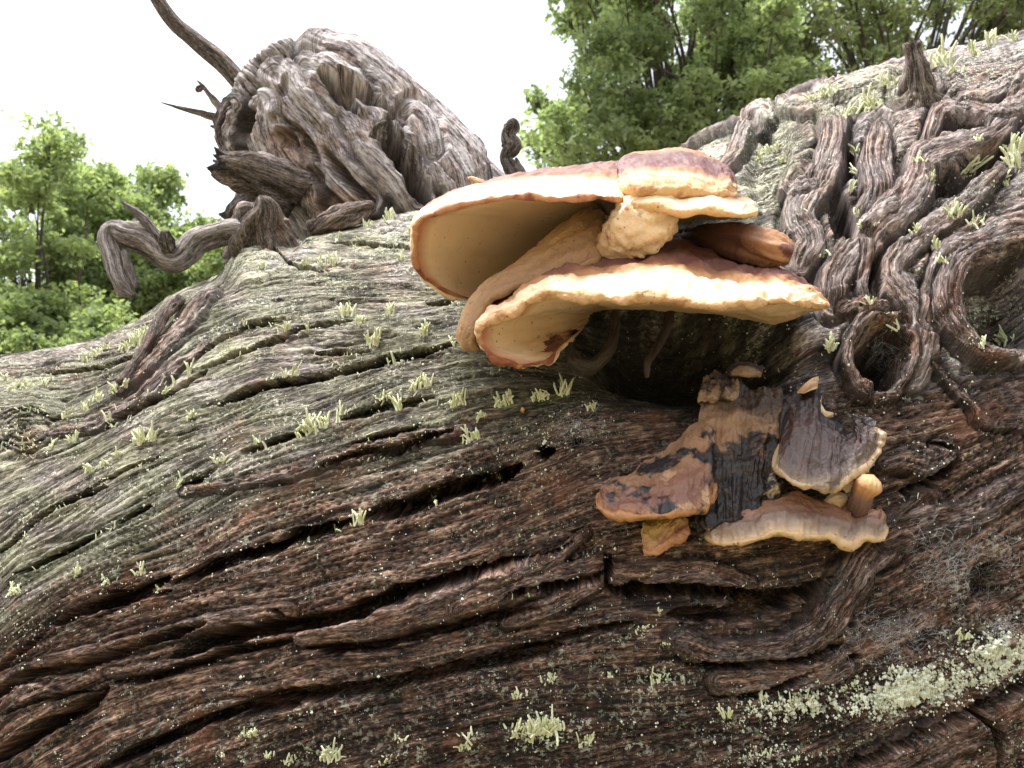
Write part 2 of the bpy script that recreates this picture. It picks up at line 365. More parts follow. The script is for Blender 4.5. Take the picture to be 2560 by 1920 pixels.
# grain coordinates from guiding lines (photograph pixels)
GL = [
 [(-600, 990), (0, 895), (150, 870), (290, 850), (390, 820), (480, 740), (560, 690), (600, 610), (800, 560), (1000, 540), (1400, 500), (1900, 300), (2560, 60), (3000, 0)],
 [(-600, 1080), (0, 943), (136, 943), (244, 921), (336, 888), (420, 830), (520, 745), (600, 690), (750, 650), (1000, 640), (1250, 620), (1700, 520), (2100, 350), (2560, 180), (3000, 80)],
 [(-600, 1160), (0, 1008), (81, 1000), (160, 1030), (228, 997), (325, 948), (412, 888), (488, 813), (620, 760), (800, 730), (1000, 722), (1500, 700), (2000, 560), (2560, 350), (3000, 250)],
 [(-600, 1300), (0, 1116), (120, 1062), (217, 1046), (325, 991), (412, 926), (488, 888), (597, 861), (760, 834), (1000, 820), (1139, 812), (1500, 800), (2000, 740), (2560, 560), (3000, 450)],
 [(-600, 1450), (0, 1250), (110, 1185), (206, 1133), (325, 1073), (430, 1040), (542, 1013), (651, 964), (814, 937), (922, 910), (1003, 888), (1139, 861), (1500, 850), (2000, 850), (2560, 750), (3000, 650)],
 [(-600, 1700), (0, 1470), (43, 1431), (136, 1388), (250, 1322), (380, 1263), (515, 1187), (597, 1133), (705, 1095), (895, 1035), (1000, 1005), (1200, 960), (1500, 930), (2000, 960), (2560, 900), (3000, 800)],
 [(-600, 1900), (0, 1660), (135, 1558), (194, 1529), (353, 1476), (458, 1453), (617, 1391), (811, 1323), (1000, 1280), (1116, 1247), (1222, 1206), (1450, 1110), (1700, 1080), (2000, 1080), (2560, 1000), (3000, 900)],
 [(-600, 1960), (0, 1717), (47, 1682), (176, 1664), (411, 1588), (529, 1553), (735, 1547), (917, 1494), (1000, 1480), (1300, 1406), (1500, 1340), (1700, 1300), (2000, 1300), (2300, 1200), (2560, 1080), (3000, 950)],
 [(-600, 2200), (0, 1888), (118, 1811), (264, 1729), (400, 1682), (588, 1640), (752, 1610), (1000, 1590), (1300, 1530), (1500, 1490), (1800, 1480), (2000, 1450), (2200, 1380), (2400, 1250), (2560, 1150), (3000, 1000)],
 [(-600, 2500), (100, 2000), (247, 1920), (340, 1876), (500, 1805), (752, 1764), (1000, 1706), (1150, 1670), (1300, 1640), (1600, 1600), (1900, 1600), (2200, 1520), (2560, 1350), (3000, 1200)],
 [(-600, 2700), (400, 2100), (800, 1930), (1000, 1885), (1200, 1840), (1600, 1790), (2000, 1740), (2300, 1620), (2560, 1500), (3000, 1350)],
 [(-600, 3000), (800, 2200), (1000, 2120), (1200, 2060), (1600, 1980), (2000, 1900), (2400, 1750), (2560, 1680), (3000, 1550)]]
QV = np.array([540, 640, 722, 820, 888, 1005, 1280, 1480, 1590, 1706, 1885, 2120], dtype=float)
ys = np.stack([np.interp(R.px, [p[0] for p in gl], [p[1] for p in gl]) for gl in GL]).astype(np.float32)
yy = R.py
q = np.where(yy < ys[0], QV[0] - (ys[0] - yy), QV[-1] + (yy - ys[-1])).astype(np.float32)
for k in range(len(GL) - 1):
    s_ = (yy >= ys[k]) & (yy < ys[k + 1]); f = (yy - ys[k]) / np.maximum(ys[k + 1] - ys[k], 4)
    q[s_] = (QV[k] + f * (QV[k + 1] - QV[k]))[s_]
# behind the silhouette the projected pixel means nothing: carry on round the back by arc length
back = (TH > math.radians(60)).ravel() & (mask.ravel() < 0.3)
q[back] = 540 - (TH.ravel()[back] - 1.0) * 900
pcoord = (X * 2000).ravel().astype(np.float32)
qq = q + 5 * fbm(pcoord / 260, q / 60, 3, 3) + 20 * fbm(pcoord / 520, q / 160, 2, 9)
R.p[:] = pcoord; R.q[:] = qq
lower = sstep(1020, 1300, q + 110 * fbm(px / 160, py / 110, 3, 12))         # brown rotten wood below, grey-olive weathered wood above
right = sstep(1750, 2050, R.px + 0.25 * (R.py - 900)) * (1 - sstep(1250, 1500, R.py))
# broad undulation, long ridges, fibres, fissures, cubical breaks
wide = fbm(pcoord / 520, qq / 120, 2, 15)
ridge = fbm(pcoord / 460, qq / 28, 3, 19)
fib = fbm(pcoord / 130, qq / 9.0, 3, 23)
fis = np.clip(0.08 - np.abs(pn(pcoord / 520, qq / 22, 27)), 0, 1) / 0.08
fis2 = np.clip(0.12 - np.abs(pn(pcoord / 230, qq / 14, 29)), 0, 1) / 0.12 * sstep(-0.1, 0.25, pn(pcoord / 260, qq / 50, 30))
blk = fbm(pcoord / 38 + 1.1 * fbm(px / 60, py / 60, 2, 38), qq / 12 + 0.9 * fbm(px / 45, py / 30, 2, 40), 4, 39, 0.6)
sharp = lambda v, e: np.sign(v) * np.abs(v) ** e
fis3 = np.clip(0.07 - np.abs(pn(pcoord / 500, qq / 48, 28) + 0.12 * pn(pcoord / 60, qq / 14, 26)), 0, 1) / 0.07
rfib = 0.35 - np.abs(fbm(pcoord / 170, qq / 6.5, 2, 24))
gate = sstep(-0.12, 0.22, fbm(pcoord / 330, qq / 95, 2, 62)); gate2 = sstep(-0.1, 0.2, fbm(pcoord / 240, qq / 60, 2, 64))
fis = fis * gate; fis3 = fis3 * gate2; ridge = ridge * (0.35 + 0.65 * gate)
R.H[:] = 13 * wide + (4 + 3 * lower) * sharp(ridge, 0.7) + (2.0 + 1.2 * lower) * fib + 5.0 * rfib - 12 * fis * (0.7 - 0.1 * lower) - 8 * fis2 - 20 * fis3 * (0.5 + 0.1 * lower) + 5.5 * lower * sharp(blk, 0.8) + 1.6 * fbm(px / 9, py / 7, 2, 45)
R.tone[:] = 0.46 + 0.55 * fib + 0.45 * rfib + 0.30 * ridge + 0.20 * fbm(px / 120, py / 70, 3, 51) - 0.20 * fis + lower * (0.40 * blk - 0.02)
R.green[:] = np.clip((1 - lower) * (0.72 + 1.0 * fbm(px / 210, py / 90, 3, 55)) * (1 - right), 0, 0.92)
R.red[:] = np.clip(lower * 1.0 + 0.34 + 0.8 * fbm(pcoord / 300, qq / 60, 3, 57) * (1 - lower), 0, 1)
# the foot of the log is dark damp wood; lichen crust on it
damp = sstep(1660, 1840, q + 60 * fbm(px / 120, py / 80, 2, 58)) * (1 - sstep(2050, 2350, R.px))
R.tone[:] -= 0.20 * damp
R.lichen[:] = np.clip(0.25 + 1.4 * fbm(px / 130, qq / 50, 3, 59), 0, 1) * (1 - 0.5 * lower) + 0.8 * sstep(1620, 1750, q) * np.clip(0.2 + 1.6 * fbm(px / 90, py / 60, 3, 60), 0, 1)
# wood behind the fungi: a rotten hollow, shadow under the shelves painted into its colour
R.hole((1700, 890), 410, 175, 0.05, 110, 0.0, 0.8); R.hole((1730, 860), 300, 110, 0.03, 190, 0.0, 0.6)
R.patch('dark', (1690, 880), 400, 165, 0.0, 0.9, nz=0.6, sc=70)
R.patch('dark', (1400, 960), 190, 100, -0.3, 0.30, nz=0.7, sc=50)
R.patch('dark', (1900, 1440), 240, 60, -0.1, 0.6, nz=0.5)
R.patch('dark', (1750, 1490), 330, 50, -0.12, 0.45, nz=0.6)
# swelling under the limb and under the left branch
for c_, rx_, ry_, h_ in (((590, 600), 120, 110, 55), ((480, 760), 130, 50, 18), ((2250, 240), 330, 140, 30), ((2350, 700), 330, 300, 40), ((70, 1080), 75, 75, 18)):
    R.hole(c_, rx_, ry_, 0.0, -h_, 0, 1.0)
# knot at the left edge
for rr in (20, 36, 52, 66):
    a = np.linspace(0, 2 * np.pi, 20); R.crack(np.stack([62 + rr * 1.15 * np.cos(a), 1078 + rr * 0.8 * np.sin(a)], -1), 3.0, 6, 1.5)
R.hole((62, 1078), 16, 10, 0.3, 12, 0.3)

C6 = lambda *p: rp('6', p); C5 = lambda *p: rp('5', p); C7 = lambda *p: rp('7', p); C8 = lambda *p: rp('8', p); C4 = lambda *p: rp('4', p); C9 = lambda *p: rp('9', p)
# planks, ledges and strands of wood that stand proud, lower half
low = dict(red=0.95, tone=0.08, flat=0.30, groove=8, nz=0.6)
R.strand(C6((1230, 560), (900, 600), (600, 690), (300, 760), (60, 830), (-100, 930)), 24, 16, **low)
R.strand(C6((2350, 400), (2100, 480), (1900, 530), (1600, 620), (1290, 665)), [50, 46, 42, 30], 24, **low)
R.strand(C7((-200, 380), (0, 300), (200, 235), (430, 185)), [30, 30, 24], 22, **low)
R.strand(C7((-100, 265), (60, 220), (230, 150), (350, 50)), [24, 24, 15], 24, **low)
R.strand(C7((20, 425), (200, 370), (330, 310), (410, 265)), [27, 30, 17], 26, **low)
R.strand(C7((460, 235), (650, 240), (850, 225), (1050, 270)), [36, 44, 36, 22], 24, **low)
R.strand(C7((740, 510), (900, 560), (1150, 555), (1330, 470), (1430, 330), (1530, 170), (1680, 40), (1800, -60)), [36, 40, 42, 50, 60, 60, 50], 26, red=0.8, tone=-0.02, flat=0.3, groove=9)
R.strand(C7((920, 690), (1100, 670), (1330, 650), (1600, 520), (1800, 420)), [36, 42, 30], 14, **low)
R.strand(C6((460, 820), (700, 780), (900, 730), (1230, 650)), [16, 18, 15], 8, **low)
R.strand(C5((850, 830), (1250, 760), (1500, 690), (1800, 610), (2150, 540)), [14, 22, 22, 18], 10, red=0.8, tone=0.02, flat=0.4, groove=8)
R.strand(C7((1500, 1090), (1750, 980), (2000, 870), (2300, 700)), [60, 60, 40], 20, red=1.0, tone=0.04, flat=0.2, groove=6)
R.strand(C9((850, 720), (1000, 700), (1180, 740), (1290, 660), (1240, 610)), [30, 42, 28], 26, red=0.8, tone=-0.08, flat=0.3, groove=14)
R.strand(C9((850, 1250), (1100, 1150), (1400, 1080), (1650, 950), (1830, 850)), [34, 50, 45, 35], 20, red=0.75, tone=-0.05, flat=0.35, groove=8)
R.strand(C5((560, 360), (680, 240), (800, 120), (900, 20), (1000, -80)), [14, 30, 26, 14], 14, red=0.75, tone=0.05, flat=0.6, groove=4)
R.strand(C5((230, 560), (420, 520), (640, 400), (800, 260), (960, 150)), [12, 24, 22, 12], 8, red=0.6, tone=0.05, flat=0.6, groove=4)
# burr strands at the right
up = dict(red=0.50, tone=0.17, flat=0.5, groove=14, nz=0.7, wscale=1.25)
R.strand(C4((120, 500), (280, 400), (460, 320), (600, 255), (720, 245)), [12, 20, 22, 14], 24, **up)
R.strand(C4((250, 640), (330, 540), (390, 400), (470, 360)), [16, 20, 16], 22, **up)
R.strand(C4((520, 340), (640, 350), (760, 290), (960, 250), (1040, 250)), [14, 26, 26, 22], 20, **up)
R.strand(C4((740, 420), (735, 520), (690, 650), (620, 740), (590, 830), (640, 930), (600, 1010)), [34, 34, 36, 34, 38, 30], 34, **up)
R.strand(C4((620, 600), (560, 620), (540, 670), (580, 700), (640, 690)), [18, 22, 18], 20, **up)
R.strand(C4((930, 455), (910, 600), (930, 720), (880, 830)), [24, 38, 40, 34], 34, **up)
R.strand(C4((1530, 250), (1440, 430), (1300, 520), (1110, 590), (1085, 680), (1020, 790), (900, 880), (800, 980), (730, 1080), (730, 1180)), [20, 26, 30, 36, 42, 40, 42, 44, 36, 30], 38, **up)
R.strand(C4((1440, 600), (1280, 760), (1150, 860), (1020, 960), (960, 1060), (1010, 1140), (1070, 1220), (1090, 1330), (1060, 1450)), [22, 24, 28, 28, 34, 30, 36, 40, 40], 32, **up)
R.strand(C4((860, 920), (870, 1000), (850, 1100), (880, 1180)), [14, 18, 16], 24, **up)
R.strand(C4((1130, 480), (1180, 375), (1300, 375), (1440, 390), (1530, 350)), [18, 22, 18], 24, **up)
R.strand(C4((1000, 330), (1060, 300), (1140, 290), (1150, 260)), [26, 34, 22], 26, **up)
R.strand(C4((1240, 330), (1370, 310), (1500, 240), (1560, 180)), [12, 18, 16], 20, **up)
R.strand(C4((1560, 830), (1430, 860), (1300, 930), (1200, 960), (1150, 1080), (1120, 1250)), [22, 26, 26, 24], 24, **up)
# large ring round the hollow at the right edge, small ring round the knot hole
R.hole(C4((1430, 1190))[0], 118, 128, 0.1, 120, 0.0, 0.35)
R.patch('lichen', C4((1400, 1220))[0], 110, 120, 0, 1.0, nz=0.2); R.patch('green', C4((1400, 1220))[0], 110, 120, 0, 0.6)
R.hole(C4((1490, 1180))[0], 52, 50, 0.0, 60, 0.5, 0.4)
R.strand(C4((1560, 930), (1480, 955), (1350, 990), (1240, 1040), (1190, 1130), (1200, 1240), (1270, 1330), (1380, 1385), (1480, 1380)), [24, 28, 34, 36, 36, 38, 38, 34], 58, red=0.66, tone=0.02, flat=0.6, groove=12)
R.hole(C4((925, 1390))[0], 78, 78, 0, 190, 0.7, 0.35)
R.strand(C4((1010, 1265), (930, 1235), (850, 1270), (800, 1350), (790, 1430), (830, 1510), (890, 1550)), [20, 30, 28, 24, 20], 46, red=0.85, tone=0.06, flat=0.6, groove=12)
R.strand(C4((1000, 1270), (1045, 1340), (1040, 1450), (980, 1540), (900, 1560)), [16, 18, 20, 16], 30, red=0.8, tone=-0.05, flat=0.6, groove=8)
R.strand(C4((770, 1190), (860, 1195), (960, 1215)), [22, 26, 16], 34, red=0.85, tone=0.05, flat=0.5)
for k in range(5):
    R.strand(C4((1150 + 26 * k, 1420 + 30 * k), (1230 + 20 * k, 1500 + 25 * k), (1350, 1540 + 28 * k), (1560, 1480 + 50 * k)), 16, 12, red=0.75, tone=-0.06, flat=0.5, groove=8)
# cavities between the strands
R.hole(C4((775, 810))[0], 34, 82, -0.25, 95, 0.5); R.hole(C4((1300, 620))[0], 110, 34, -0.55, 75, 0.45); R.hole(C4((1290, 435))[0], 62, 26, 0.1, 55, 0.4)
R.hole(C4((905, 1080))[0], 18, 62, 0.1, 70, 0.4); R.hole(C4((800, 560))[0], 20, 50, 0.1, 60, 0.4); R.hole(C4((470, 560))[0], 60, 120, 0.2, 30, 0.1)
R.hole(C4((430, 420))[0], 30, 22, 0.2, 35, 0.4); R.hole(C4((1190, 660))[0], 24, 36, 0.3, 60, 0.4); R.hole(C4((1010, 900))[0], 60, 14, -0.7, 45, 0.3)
R.patch('lichen', C4((470, 540))[0], 80, 140, 0.2, 0.9, nz=0.5); R.patch('green', C4((480, 560))[0], 70, 130, 0.2, 0.8)
R.patch('lichen', C4((1350, 200))[0], 130, 90, 0.2, 0.9); R.patch('lichen', C4((820, 330))[0], 150, 60, -0.3, 0.9); R.patch('green', C4((820, 330))[0], 150, 60, -0.3, 0.7)
R.patch('dark', C4((1350, 560))[0], 160, 60, -0.5, 0.3); R.patch('dark', C4((1400, 700))[0], 120, 60, -0.3, 0.3)
R.patch('lichen', C4((1350, 700))[0], 180, 80, -0.4, 0.9)
for x_, y_, rx_, ry_ in ((2280, 1730, 140, 60), (2500, 1640, 100, 70), (2010, 1760, 150, 40), (1380, 1830, 110, 50), (1650, 1700, 90, 40), (1900, 1890, 110, 30)):
    R.patch('lichen', (x_, y_), rx_, ry_, -0.3, 1.5, nz=0.6, sc=40)
# the long cracks
R.crack(C8((1760, 1110), (1700, 1125)), 17, 70); R.crack(C8((1620, 1160), (1555, 1175)), 20, 70, taper=20); R.crack(C8((1480, 1225), (1350, 1290), (1130, 1340), (1000, 1400), (850, 1440), (750, 1470)), 20, 80)
R.crack(C6((1500, 180), (1380, 212), (1260, 245), (1180, 282), (1060, 322), (900, 375), (780, 425), (740, 440)), 15, 75)
R.crack(C6((720, 420), (600, 470), (480, 505), (330, 565), (230, 612)), 15, 75)
R.crack(C6((200, 640), (130, 690), (40, 760), (-80, 830)), 7, 30); R.crack(C6((740, 470), (560, 520), (420, 580)), 5, 22)
R.crack(C6((2300, 325), (2150, 365), (2000, 405), (1850, 448), (1700, 475), (1590, 530), (1420, 588), (1260, 610), (1000, 660), (850, 700), (720, 760)), 18, 70, 2, 14)
R.crack(C6((1180, 555), (1215, 600)), 7, 30, taper=15); R.crack(C6((1262, 590), (1262, 660)), 6, 30, taper=15)
R.crack(C6((880, 605), (700, 665), (500, 735), (300, 800), (150, 815), (60, 860), (-80, 950)), 12, 45, 1, 18)
R.crack(C6((1250, 682), (1000, 722), (850, 772), (700, 822), (560, 852), (470, 862)), 10, 45)
R.crack(C6((460, 890), (350, 968), (200, 1040), (100, 1110), (0, 1170), (-120, 1240)), 18, 70)
R.crack(C6((400, 900), (200, 930), (0, 1000)), 5, 20)
R.crack(C6((2300, 550), (2100, 585), (1900, 630), (1700, 680), (1590, 705), (1290, 722)), 11, 42, 1, 16)
R.crack(C6((2400, 700), (2212, 755), (2000, 795), (1800, 835), (1600, 885), (1400, 905), (1250, 922), (1050, 948)), 18, 70, 1, 10)
R.crack(C6((1280, 962), (1150, 970), (1000, 988), (850, 1035), (700, 1105), (580, 1152), (500, 1200), (400, 1240)), 15, 70)
R.crack(C7((-20, 560), (150, 530), (350, 470), (550, 440)), 10, 40); R.crack(C7((420, 300), (600, 300), (900, 310), (1080, 330), (1300, 300)), 16, 60, 0, 30); R.crack(C7((700, 400), (1000, 400), (1250, 330), (1400, 250)), 20, 55, 0, 10)
R.crack(C7((780, 610), (1000, 620), (1250, 600), (1450, 540)), 10, 45); R.crack(C7((430, 150), (450, 220), (430, 290)), 9, 40, taper=20)
R.crack(C7((2300, 650), (2100, 760), (1950, 830), (1720, 930), (1560, 1000), (1400, 1070)), 13, 65); R.crack(C7((1990, 815), (2080, 890), (2120, 960), (2110, 1090)), 11, 55)
R.crack(C7((0, 330), (150, 300), (330, 270), (440, 220)), 10, 45); R.crack(C7((0, 200), (150, 170), (300, 100)), 7, 35); R.crack(C7((1320, 640), (1100, 740), (900, 760)), 8, 35)
R.hole(C7((2060, 260))[0], 46, 62, 0.2, 85, 0.4); R.hole(C7((1780, 510))[0], 36, 24, -0.4, 60, 0.4); R.hole(C7((1440, 550))[0], 22, 14, 0, 45, 0.3); R.hole(C7((1480, 590))[0], 18, 12, 0, 45, 0.3)
R.crack(C9((1350, 700), (1250, 810), (1100, 890), (950, 930)), 15, 60); R.crack(C9((1150, 580), (1290, 620), (1340, 660)), 9, 40)
R.crack(C5((-40, 1130), (80, 1045), (200, 935), (350, 862), (500, 805)), 6, 26); R.crack(C5((60, 1210), (250, 1125), (400, 1052), (460, 1003)), 7, 32)
R.crack(C5((540, 970), (600, 942), (700, 892)), 8, 36); R.crack(C5((830, 800), (950, 752)), 7, 34, taper=30); R.crack(C5((1100, 650), (1300, 582), (1420, 560)), 7, 28); R.crack(C5((1560, 500), (1650, 472), (1800, 432), (2000, 400)), 7, 30)
R.crack(C5((1480, 720), (1560, 690), (1680, 650), (1800, 640), (2000, 572), (2090, 540)), 7, 34, 1, 10)
R.crack(C5((200, 272), (400, 262), (600, 220), (720, 180)), 5, 22); R.crack(C5((140, 440), (240, 500), (330, 470)), 5, 20); R.crack(C5((480, 540), (620, 450), (760, 390), (900, 300), (960, 270)), 6, 24)
R.crack(C5((1000, 432), (1200, 342), (1350, 320), (1500, 292), (1700, 242), (1850, 202), (2100, 150)), 8, 34, 2, 6)
R.crack(C5((1400, 190), (1550, 188), (1700, 170)), 5, 20); R.crack(C5((330, 860), (500, 770), (750, 660)), 4, 18); R.crack(C5((900, 220), (1050, 120), (1180, 60), (1320, 40)), 5, 20)
R.crack(C8((1050, 480), (1130, 475), (1190, 450)), 7, 24); R.crack(C8((260, 270), (350, 240), (420, 300), (600, 330)), 4, 16); R.crack(C8((0, 780), (250, 690), (480, 600), (700, 560)), 5, 20)
R.crack(C8((600, 200), (760, 200), (1000, 230)), 5, 20); R.crack(C8((1020, 1040), (870, 1090), (700, 1120)), 8, 30)

UNIT = (DD * 1.0 / FPX)
disp = R.H.reshape(B0.shape[:2]) * np.clip(UNIT, 0.0003, 0.0008)
LOGV = B0 + Nn * disp[..., None] + np.array((0, 0, 1.0)) * (R.S.reshape(B0.shape[:2]) * np.clip(UNIT, 0.0003, 0.0008))[..., None]
V = LOGV.reshape(-1, 3)
nr, ncol = B0.shape[:2]
Fq = grid_faces(nr, ncol)
r_ = (nr - 1) * ncol; c_ = np.arange(ncol - 1)
seam = np.stack([r_ + c_, r_ + c_ + 1, c_ + 1, c_], -1)
endL = V.reshape(nr, ncol, 3)[:, 0].mean(0); endR = V.reshape(nr, ncol, 3)[:, -1].mean(0)
V2 = np.vstack([V, endL, endR]); ri = np.arange(nr); rj = (ri + 1) % nr
tri = np.concatenate([np.stack([ri * ncol, rj * ncol, np.full(nr, nr * ncol)], -1), np.stack([rj * ncol + ncol - 1, ri * ncol + ncol - 1, np.full(nr, nr * ncol + 1)], -1)])
at_ = R.attrs()
at_ = {k: np.concatenate([v, v[:2]]) for k, v in at_.items()}
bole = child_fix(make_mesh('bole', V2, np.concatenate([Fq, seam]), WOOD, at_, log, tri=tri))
bole['label'] = 'long grey and brown bole with deep lengthwise cracks'

# nearest-vertex lookup: what wood lies under a photograph pixel
LN = grid_normals(LOGV) * flip
lpx, lpy, ldp = project(LOGV); BIN = 5
okv = np.nonzero((mask.ravel() > 0.3) & (lpx.ravel() > -60) & (lpx.ravel() < 2640) & (lpy.ravel() > -60) & (lpy.ravel() < 1990))[0]
LW, LH = 2720 // BIN, 2060 // BIN
look = np.full((LH, LW), -1, dtype=np.int64)
order = okv[np.argsort(-ldp.ravel()[okv])]
look[((lpy.ravel()[order] + 60) / BIN).astype(int).clip(0, LH - 1), ((lpx.ravel()[order] + 60) / BIN).astype(int).clip(0, LW - 1)] = order
def on_log(x, y):
    i = int((y + 60) / BIN); j = int((x + 60) / BIN)
    for rad in range(0, 5):
        for di in range(-rad, rad + 1):
            for dj in range(-rad, rad + 1):
                a, b_ = i + di, j + dj
                if 0 <= a < LH and 0 <= b_ < LW and look[a, b_] >= 0:
                    k = look[a, b_]; return LOGV.reshape(-1, 3)[k], LN.reshape(-1, 3)[k], k
    return None
def wall(x, y, off=0.0):
    h = on_log(x, y); return (ldp.ravel()[h[2]] if h else 1.3) + off

# ------------------------------------------------------------------ limbs, branches, stubs
def sharp_(v): return np.sign(v) * np.abs(v) ** 0.6
def tube(name, pts, rad, parent, mat=WOOD, na=40, step=0.006, rough=0.14, grain=0.05, red=0.2, green=0.1, tone=0.06, seed=0, dark_tip=0.0, flat=1.0, twist=1.0, attrs_vv=False, tip=True, jag=0.0, lump=0.0):
    pts = np.asarray(pts, float)
    L = np.linalg.norm(np.diff(pts, axis=0), axis=1).sum(); n = int(np.clip(L / step, 14, 220))
    C = catmull(pts, n); rad = np.interp(np.linspace(0, 1, n), np.linspace(0, 1, len(rad)), rad)
    T = unit(np.gradient(C, axis=0))
    U = np.zeros_like(C); u = np.cross(T[0], (0.1, 0.2, 1.0)); u /= np.linalg.norm(u)
    for i in range(n):
        u = u - T[i] * u.dot(T[i]); u /= np.linalg.norm(u); U[i] = u
    W = np.cross(T, U)
    a = np.arange(na) / na * 2 * np.pi
    ca, sa = np.cos(a), np.sin(a)
    s = np.linspace(0, L, n)[:, None]; rm = rad.mean()
    AX, AY = ca[None] + twist * s / (rm * 14), sa[None] + 0 * s
    low_ = fbm(AX * 1.1 + s / (rm * 4), AY * 1.1 + seed * 3.7, 3, 101 + seed)
    ang = (a[None] + twist * s / (rm * 10))
    gN = fbm(np.cos(ang) * 4.5, np.sin(ang) * 4.5 + s / (rm * 9) + seed, 3, 111 + seed)
    lmp = lump * fbm(a[None] * 3.2 + 0 * s, s / (rm * 0.32) + seed, 4, 141 + seed, 0.6) * np.sin(a[None] / 2) ** 0.5 if lump else 0.0
    rr = rad[:, None] * (1 + lmp + rough * low_ * 1.6 + grain * gN * 2.2)
    P = C[:, None] + rr[..., None] * (ca[None, :, None] * U[:, None] + flat * sa[None, :, None] * W[:, None])
    if jag:
        we = sstep(0.72, 1.0, np.linspace(0, 1, n))[:, None, None]
        P = P + we * T[:, None] * (rad[-1] * jag * sharp_(fbm(ca * 3.1 + seed, sa * 3.1, 3, 131 + seed)))[None, :, None]
    V = P.reshape(-1, 3); F_ = grid_faces(n, na, True)
    V = np.vstack([V, C[0] - T[0] * rad[0] * 0.3, C[-1] + T[-1] * rad[-1] * (0.5 if tip else 0.1)])
    i = np.arange(na); j = (i + 1) % na
    tr = np.concatenate([np.stack([j, i, np.full(na, n * na)], -1), np.stack([(n - 1) * na + i, (n - 1) * na + j, np.full(na, n * na + 1)], -1)])
    if attrs_vv:
        vv = np.concatenate([np.repeat(np.linspace(0, 1, n), na), [0, 1]]); at = {'vv': vv}
    else:
        tn = (0.5 + tone + 0.5 * gN + 0.25 * low_).ravel()
        dk = np.repeat(dark_tip * sstep(0.86, 1.0, np.linspace(0, 1, n)), na)
        at = {'tone': np.clip(np.append(tn, [0.3, 0.3]), 0, 1), 'green': np.full(len(V), green), 'red': np.full(len(V), red), 'dark': np.append(dk, [dark_tip, dark_tip]),
              'lichen': np.full(len(V), 0.2), 'grain': np.stack([np.append((s + 0 * ang).ravel() * 1800, [0, 0]), np.append((ang * rm * 1800 + 0 * s).ravel(), [0, 0]), np.zeros(len(V))], -1)}
    o = make_mesh(name, V, F_, mat, at, parent, tri=tr)
    if parent is not None: child_fix(o)
    return o
def pts3(reg, rows):
    q_ = rp(reg, [(r[0], r[1]) for r in rows]); return [at(q_[i][0], q_[i][1], rows[i][2]) for i in range(len(rows))]
def prad(reg, rows, k):     # radius in region pixels -> metres at that depth
    return [rows[i][k] * REG[reg][2] * rows[i][2] / FPX for i in range(len(rows))]
def btube(name, reg, rows, parent, **kw): return tube(name, pts3(reg, rows), prad(reg, rows, 3), parent, **kw)

# the big broken limb standing up behind the trunk: a closed relief of its own
LD = 1.72
ax = catmull(pts3('3', [(1790, 1330, LD - 0.02), (1560, 1090, LD), (1330, 860, LD + 0.02), (1130, 660, LD + 0.03), (990, 520, LD + 0.04), (900, 430, LD + 0.05), (855, 385, LD + 0.05)]), 430)
tpar = np.linspace(0, 1, 430)
rpx = np.interp(tpar, [0, .2, .45, .6, .72, .82, .9, .96, 1.0], [500, 490, 460, 425, 385, 325, 240, 150, 20])
rad = rpx * REG['3'][2] * LD / FPX
T = unit(np.gradient(ax, axis=0)); vdir = unit(ax - np.array([0, 0, CAMH])); U = unit(np.cross(T, vdir)); W = np.cross(U, T)
na = 440; a = np.linspace(0, 2 * np.pi, na, endpoint=False)
# the visible half gets three quarters of the columns
a = a + 0.62 * np.sin(2 * (a - np.pi / 2)) * 0.5 * 0 ; ca, sa = np.cos(a), np.sin(a)
LB = ax[:, None] + rad[:, None, None] * (ca[None, :, None] * U[:, None] + 0.8 * sa[None, :, None] * W[:, None])
LNn = unit(ca[None, :, None] * U[:, None] + sa[None, :, None] * W[:, None] + 0 * LB)
lx, ly, ldd = project(LB)
fac = (LNn * unit(np.array([0, 0, CAMH]) - LB)).sum(-1)
lmask = sstep(-0.05, 0.2, fac) * sstep(1.0, 0.97, tpar)[:, None] if False else sstep(-0.05, 0.2, fac)
Q = Relief(lx.ravel(), ly.ravel(), lmask.ravel().astype(np.float32), seed=200, warp=0.25)
arc = (tpar * np.linalg.norm(np.diff(ax, axis=0), axis=1).sum() * 1100)[:, None] + 0 * lx
across = (np.cumsum(np.ones(na)) / na * 2 * np.pi * 250)[None] + 0 * lx
ph = a[None] + 0.05 * np.sin(arc / 90)
cxn, syn = np.cos(ph), np.sin(ph)
acr = across + 8 * fbm(arc / 200, across / 120, 2, 211)
gfib = fbm(acr / 11, arc / 190, 3, 213); grid_ = fbm(acr / 42, arc / 300, 3, 217)
gfis = np.clip(0.09 - np.abs(pn(acr / 36, arc / 420, 221)), 0, 1) / 0.09
lumps = fbm(cxn * 1.6 + 7, syn * 1.6 + arc / 200, 3, 223)
brk = sstep(0.55, 0.8, tpar)[:, None]
Q.H[:] = (15 * lumps + 12 * grid_ + 5 * gfib - 16 * gfis + brk * 10 * fbm(lx / 60, ly / 50, 3, 227)).ravel()
Q.tone[:] = (0.80 + 0.42 * gfib + 0.22 * grid_ - 0.2 * gfis + 0.1 * brk).ravel()
Q.red[:] = np.clip(0.04 + 0.5 * fbm(lx / 90, ly / 90, 3, 229), 0, 0.8).ravel(); Q.green[:] = 0.05; Q.lichen[:] = np.clip(0.1 + 0.8 * fbm(lx / 60, ly / 60, 2, 231), 0, 1).ravel()
Q.p[:] = arc.ravel(); Q.q[:] = acr.ravel()
C3 = lambda *p: rp('3', p)
gs = dict(red=0.06, tone=0.32, flat=0.3, groove=16, nz=0.25, wscale=1.1)
Q.strand(C3((1160, 230), (1400, 400), (1600, 600), (1780, 800), (1900, 1000)), [60, 90, 80, 60], 40, **gs)
